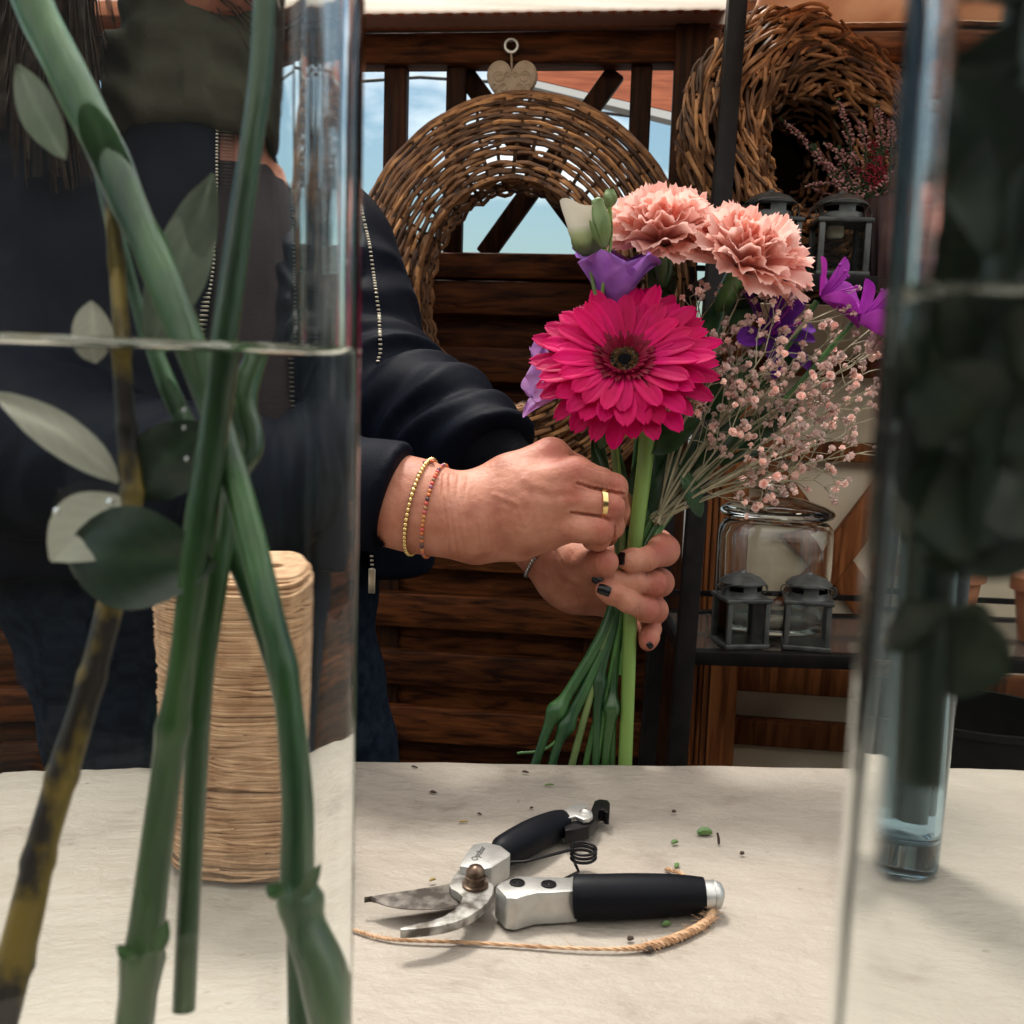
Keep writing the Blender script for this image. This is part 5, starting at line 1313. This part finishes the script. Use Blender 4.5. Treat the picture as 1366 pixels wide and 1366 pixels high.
def jackf(p):
    x,y,d=px_of(p)
    t=TJ(p)+.0022*np.sin(p[:,2]*70+p[:,0]*40)*np.sin(p[:,0]*55+2)
    op=np.maximum(np.interp(y,EDL[:,0],EDL[:,1])-x,x-np.interp(y,EDR[:,0],EDR[:,1]))*(1/FPX)
    op=np.where(d<1.02,op,.05)
    t=smax(t,-op,.006)
    t=smax(t,(zb-p[:,2])+.006*np.sin(p[:,0]*30),.01)
    la=La(p); wL=np.clip(((p-np.array(W(490,530,.925)))@np.array(lax))/.05+.5,0,1)
    fo=wL*fold(p,lax,.034,.0056,.6,lpp)+(1-wL)*fold(p,uax+lpp*.35,.05,.0055,1.7,upp)
    la=la+fo; la=smax(la,(p-LE)@np.array(lend),.008)
    ra=Ra(p)+fold(p,rax,.045,.0028,2.2,rpp)*np.clip((RE-p)@np.array(rend)/.06,0,1); ra=smax(ra,(p-RE)@np.array(rend),.006)
    return smin(smin(t,la,.018),ra,.012)
lo,hi=bounds([La,Ra],.012); tl=W(110,760,1.0); hi[1]=max(hi[1],1.16); lo[2]=min(lo[2],zb-.02); hi[2]=max(hi[2],W(265,180,1.0).z+.1); lo[0]-=.02
Vj,Fj=surfnet(jackf,lo,hi,.0034,2); s=MB(); add_net(s,Vj,Fj); jo=obj('jacket',s,mJack,per)
JB=BVHTree.FromPolygons([Vector(v) for v in Vj.tolist()],[tuple(f) for f in Fj.tolist()])
s=MB(); Vs,Fs=surfnet(TS,lo,hi,.006,1); add_net(s,Vs,Fs); obj('shirt',s,mShirt,per)
for chn,rr_ in (([(622,572,.80,46),(650,598,.782,47),(680,632,.764,44),(700,655,.757,41)],0),([(470,664,.672,62),(500,664,.665,66),(524,664,.660,64)],1)):
    s=MB(); pts,rad=stem_path(chn,6); rad=[r_*(1+.012*(-1)**i) for i,r_ in enumerate(rad)]; s.tube(pts,rad,40,cap=False); obj('cuff',s,mRibK,per)
def zipper(ED,off,y0,y1):
    s=MB(); y=y0; last=None
    while y<y1:
        x=np.interp(y,ED[:,0],ED[:,1])+off; h_=JB.ray_cast(C0,ray(x,y).normalized())
        y+=.7
        if h_[0] is None or (h_[0]-C0).dot(FW)<.85: continue
        if last is not None and (h_[0]-last).length<.0037: continue
        if last is not None and abs((h_[0]-last).dot(FW))>.03:
            if s.v: obj('zip',s,mZip,per); s=MB()
            last=h_[0]; continue
        s.box(h_[0]-FW*.0008,(.0030,.0026,.0017),None,.0004); last=h_[0]
    if s.v: obj('zip',s,mZip,per)
zipper(EDR,4,-40,800); zipper(EDL,-4,-40,800)
pull=MB(); p=W(497,770,.90); pull.box(W(496,775,.892),(.006,.002,.022),None,.0006); obj('zip_pull',pull,mZip,per)
gp=chain([(165,760,1.0,110),(395,760,1.0,110)],.03)
KL=[]
for hx,ax_ in ((190,-.33),(370,-.13)):
    h0=W(hx,790,1.0); kn=Vector((ax_,1.02,GROUND+.45)); an=Vector((ax_-.01,1.06,GROUND+.07)); KL.append((Seg(h0,kn,.088,.062),Seg(kn,an,.062,.052)))
def jeanf(p):
    d=gp(p)
    for a,c in KL: d=smin(d,smin(a(p),c(p),.03),.02)
    return d+.0016*np.sin(p[:,2]*90+np.sin(p[:,0]*40)*2)
lo2,hi2=bounds([gp],.06); lo2[2]=GROUND-.0; lo2=[lo2[0]-.05,lo2[1]-.06,GROUND]; hi2=[hi2[0]+.05,hi2[1]+.06,hi2[2]]
s=MB(); Vn,Fn=surfnet(jeanf,lo2,hi2,.008,1); add_net(s,Vn,Fn); obj('jeans',s,mJean,per)
for ax_ in (-.34,-.14):
    s=MB(); f_=lambda p,ax_=ax_: smax(smin(Seg((ax_,1.07,GROUND+.045),(ax_+.01,.90,GROUND+.03),.048,.038)(p),Seg((ax_,1.06,GROUND+.09),(ax_,1.06,GROUND+.05),.05,.05)(p),.02),(GROUND+.002)-p[:,2],.004)
    V_,F_=surfnet(f_,[ax_-.08,.82,GROUND-.01],[ax_+.09,1.15,GROUND+.16],.006,1); add_net(s,V_,F_); obj('shoe',s,mShoe,per)

# ---- bracelets and finger ring: rings of beads resting on the skin
def around(c,axis,tiltref,n,lift):
    """points all round a limb, found by casting inwards on to the skin"""
    ax=axis.normalized(); Mx=frame(ax,UV); out=[]
    for k in range(n):
        a=2*math.pi*k/n; d=Mx@Vector((math.cos(a),math.sin(a),0)); h_=HB.ray_cast(c+d*.05,-d,.06)
        out.append(h_[0]+d*lift if h_[0] is not None else c+d*.02)
    for _ in range(3): out=[(out[i-1]+out[i]*2+out[(i+1)%n])/4 for i in range(n)]
    return out
mGold=M('gold',(.80,.58,.25),.22,metal=1); mSil=M('dark_silver',(.35,.34,.33),.3,metal=1)
mBead=M('glass_beads',(.6,.35,.2),.25,attr=[(0,(.05,.05,.08)),(.2,(.5,.3,.9)),(.4,(1.2,.25,.2)),(.6,(.9,.7,.35)),(.8,(.2,.25,.4)),(1,(1.3,1.0,.6))])
def beads(name,label,c,axis,rad,mat,lift,squash=1):
    P=around(c,axis,None,96,lift); s=MB(); L_=[0]
    for i in range(96): L_.append(L_[-1]+(P[(i+1)%96]-P[i]).length)
    tot=L_[-1]; n=int(tot/(rad*2.05)); j=0
    for k in range(n):
        t=tot*k/n
        while L_[j+1]<t: j+=1
        f=(t-L_[j])/max(1e-9,L_[j+1]-L_[j]); p=P[j%96].lerp(P[(j+1)%96],f); d=(P[(j+1)%96]-P[j%96]).normalized(); s.val=random.random()
        s.ball(p,(rad*rnd(.9,1.08),rad*rnd(.9,1.08),rad*squash),8,6,frame(d))
    o=obj(name,s,mat,origin=c); tag(o,label,'bracelet'); return o
beads('gold_bracelet','gold bead bracelet on the wrist, the one closer to the jacket cuff',W(563,675,.660),W(640,695,.655)-W(556,662,.662)+UV*.006,.00155,mGold,.0012)
beads('coloured_bracelet','thin bracelet of small mixed coloured beads beside the gold one',W(581,681,.657),W(640,690,.655)-W(572,668,.660)+UV*.004,.00135,mBead,.0010)
s=MB(); kc=W(572,623,.650)
for k in range(46):
    s.val=rnd(.15,.25) if k%3 else rnd(0,1); s.ball(kc+Vector((rnd(-.004,.004),rnd(-.003,.004),rnd(-.004,.004))),.0011,6,5)
tag(obj('bead_tassel',s,mBead,origin=kc),'knot of tiny bluish beads where the two bracelets meet','bead knot')
beads('silver_bracelet','dark silver bead bracelet on the wrist behind, below the other hand',W(726,735,.751),W(782,778,.748)-W(690,672,.764)+RV*.03,.00155,mSil,.0012)
ax=(W(822,674,.650)-W(790,671,.648)+UV*.001).normalized(); Mr=frame(ax,UV); rc0=W(804,672,.6475); P=[rc0+Mr@Vector((.0087*math.cos(a),.0084*math.sin(a),0)) for a in [2*math.pi*k/48 for k in range(48)]]; s=MB(); rows=[]
for u_,o_ in ((-.0019,0),(-.0016,.0011),(-.0005,.0013),(.0005,.0013),(.0016,.0011),(.0019,0)):
    rc=sum(P,Vector())/48; rows.append([p+ax*u_+(p-rc).normalized()*o_ for p in P+P[:1]])
s.grid(rows); tag(obj('finger_ring',s,mGold,origin=P[0]),'plain gold ring on the finger beside the gerbera stem','ring')
# ---------------------------------------------------------------- camera and render settings
cd=bpy.data.cameras.new('camera'); co=bpy.data.objects.new('camera',cd); COL.objects.link(co); scene.camera=co
cd.sensor_width=36; cd.sensor_fit='HORIZONTAL'; cd.lens=36*FPX/1366; cd.clip_start=.01; cd.clip_end=200
co.matrix_world=Matrix((RV,UV,-FW)).transposed().to_4x4(); co.location=C0
cd.dof.use_dof=True; cd.dof.focus_distance=.72; cd.dof.aperture_fstop=cd.lens/1000/.0013
vs=scene.view_settings; vs.view_transform='Standard'; vs.look='None'; vs.gamma=1; vs.exposure=.55; vs.use_curve_mapping=False
cy=scene.cycles; cy.max_bounces=20; cy.transmission_bounces=18; cy.transparent_max_bounces=24; cy.diffuse_bounces=4; cy.glossy_bounces=4
cy.caustics_refractive=True; cy.caustics_reflective=False; cy.blur_glossy=.5; cy.sample_clamp_indirect=6; cy.use_denoising=True
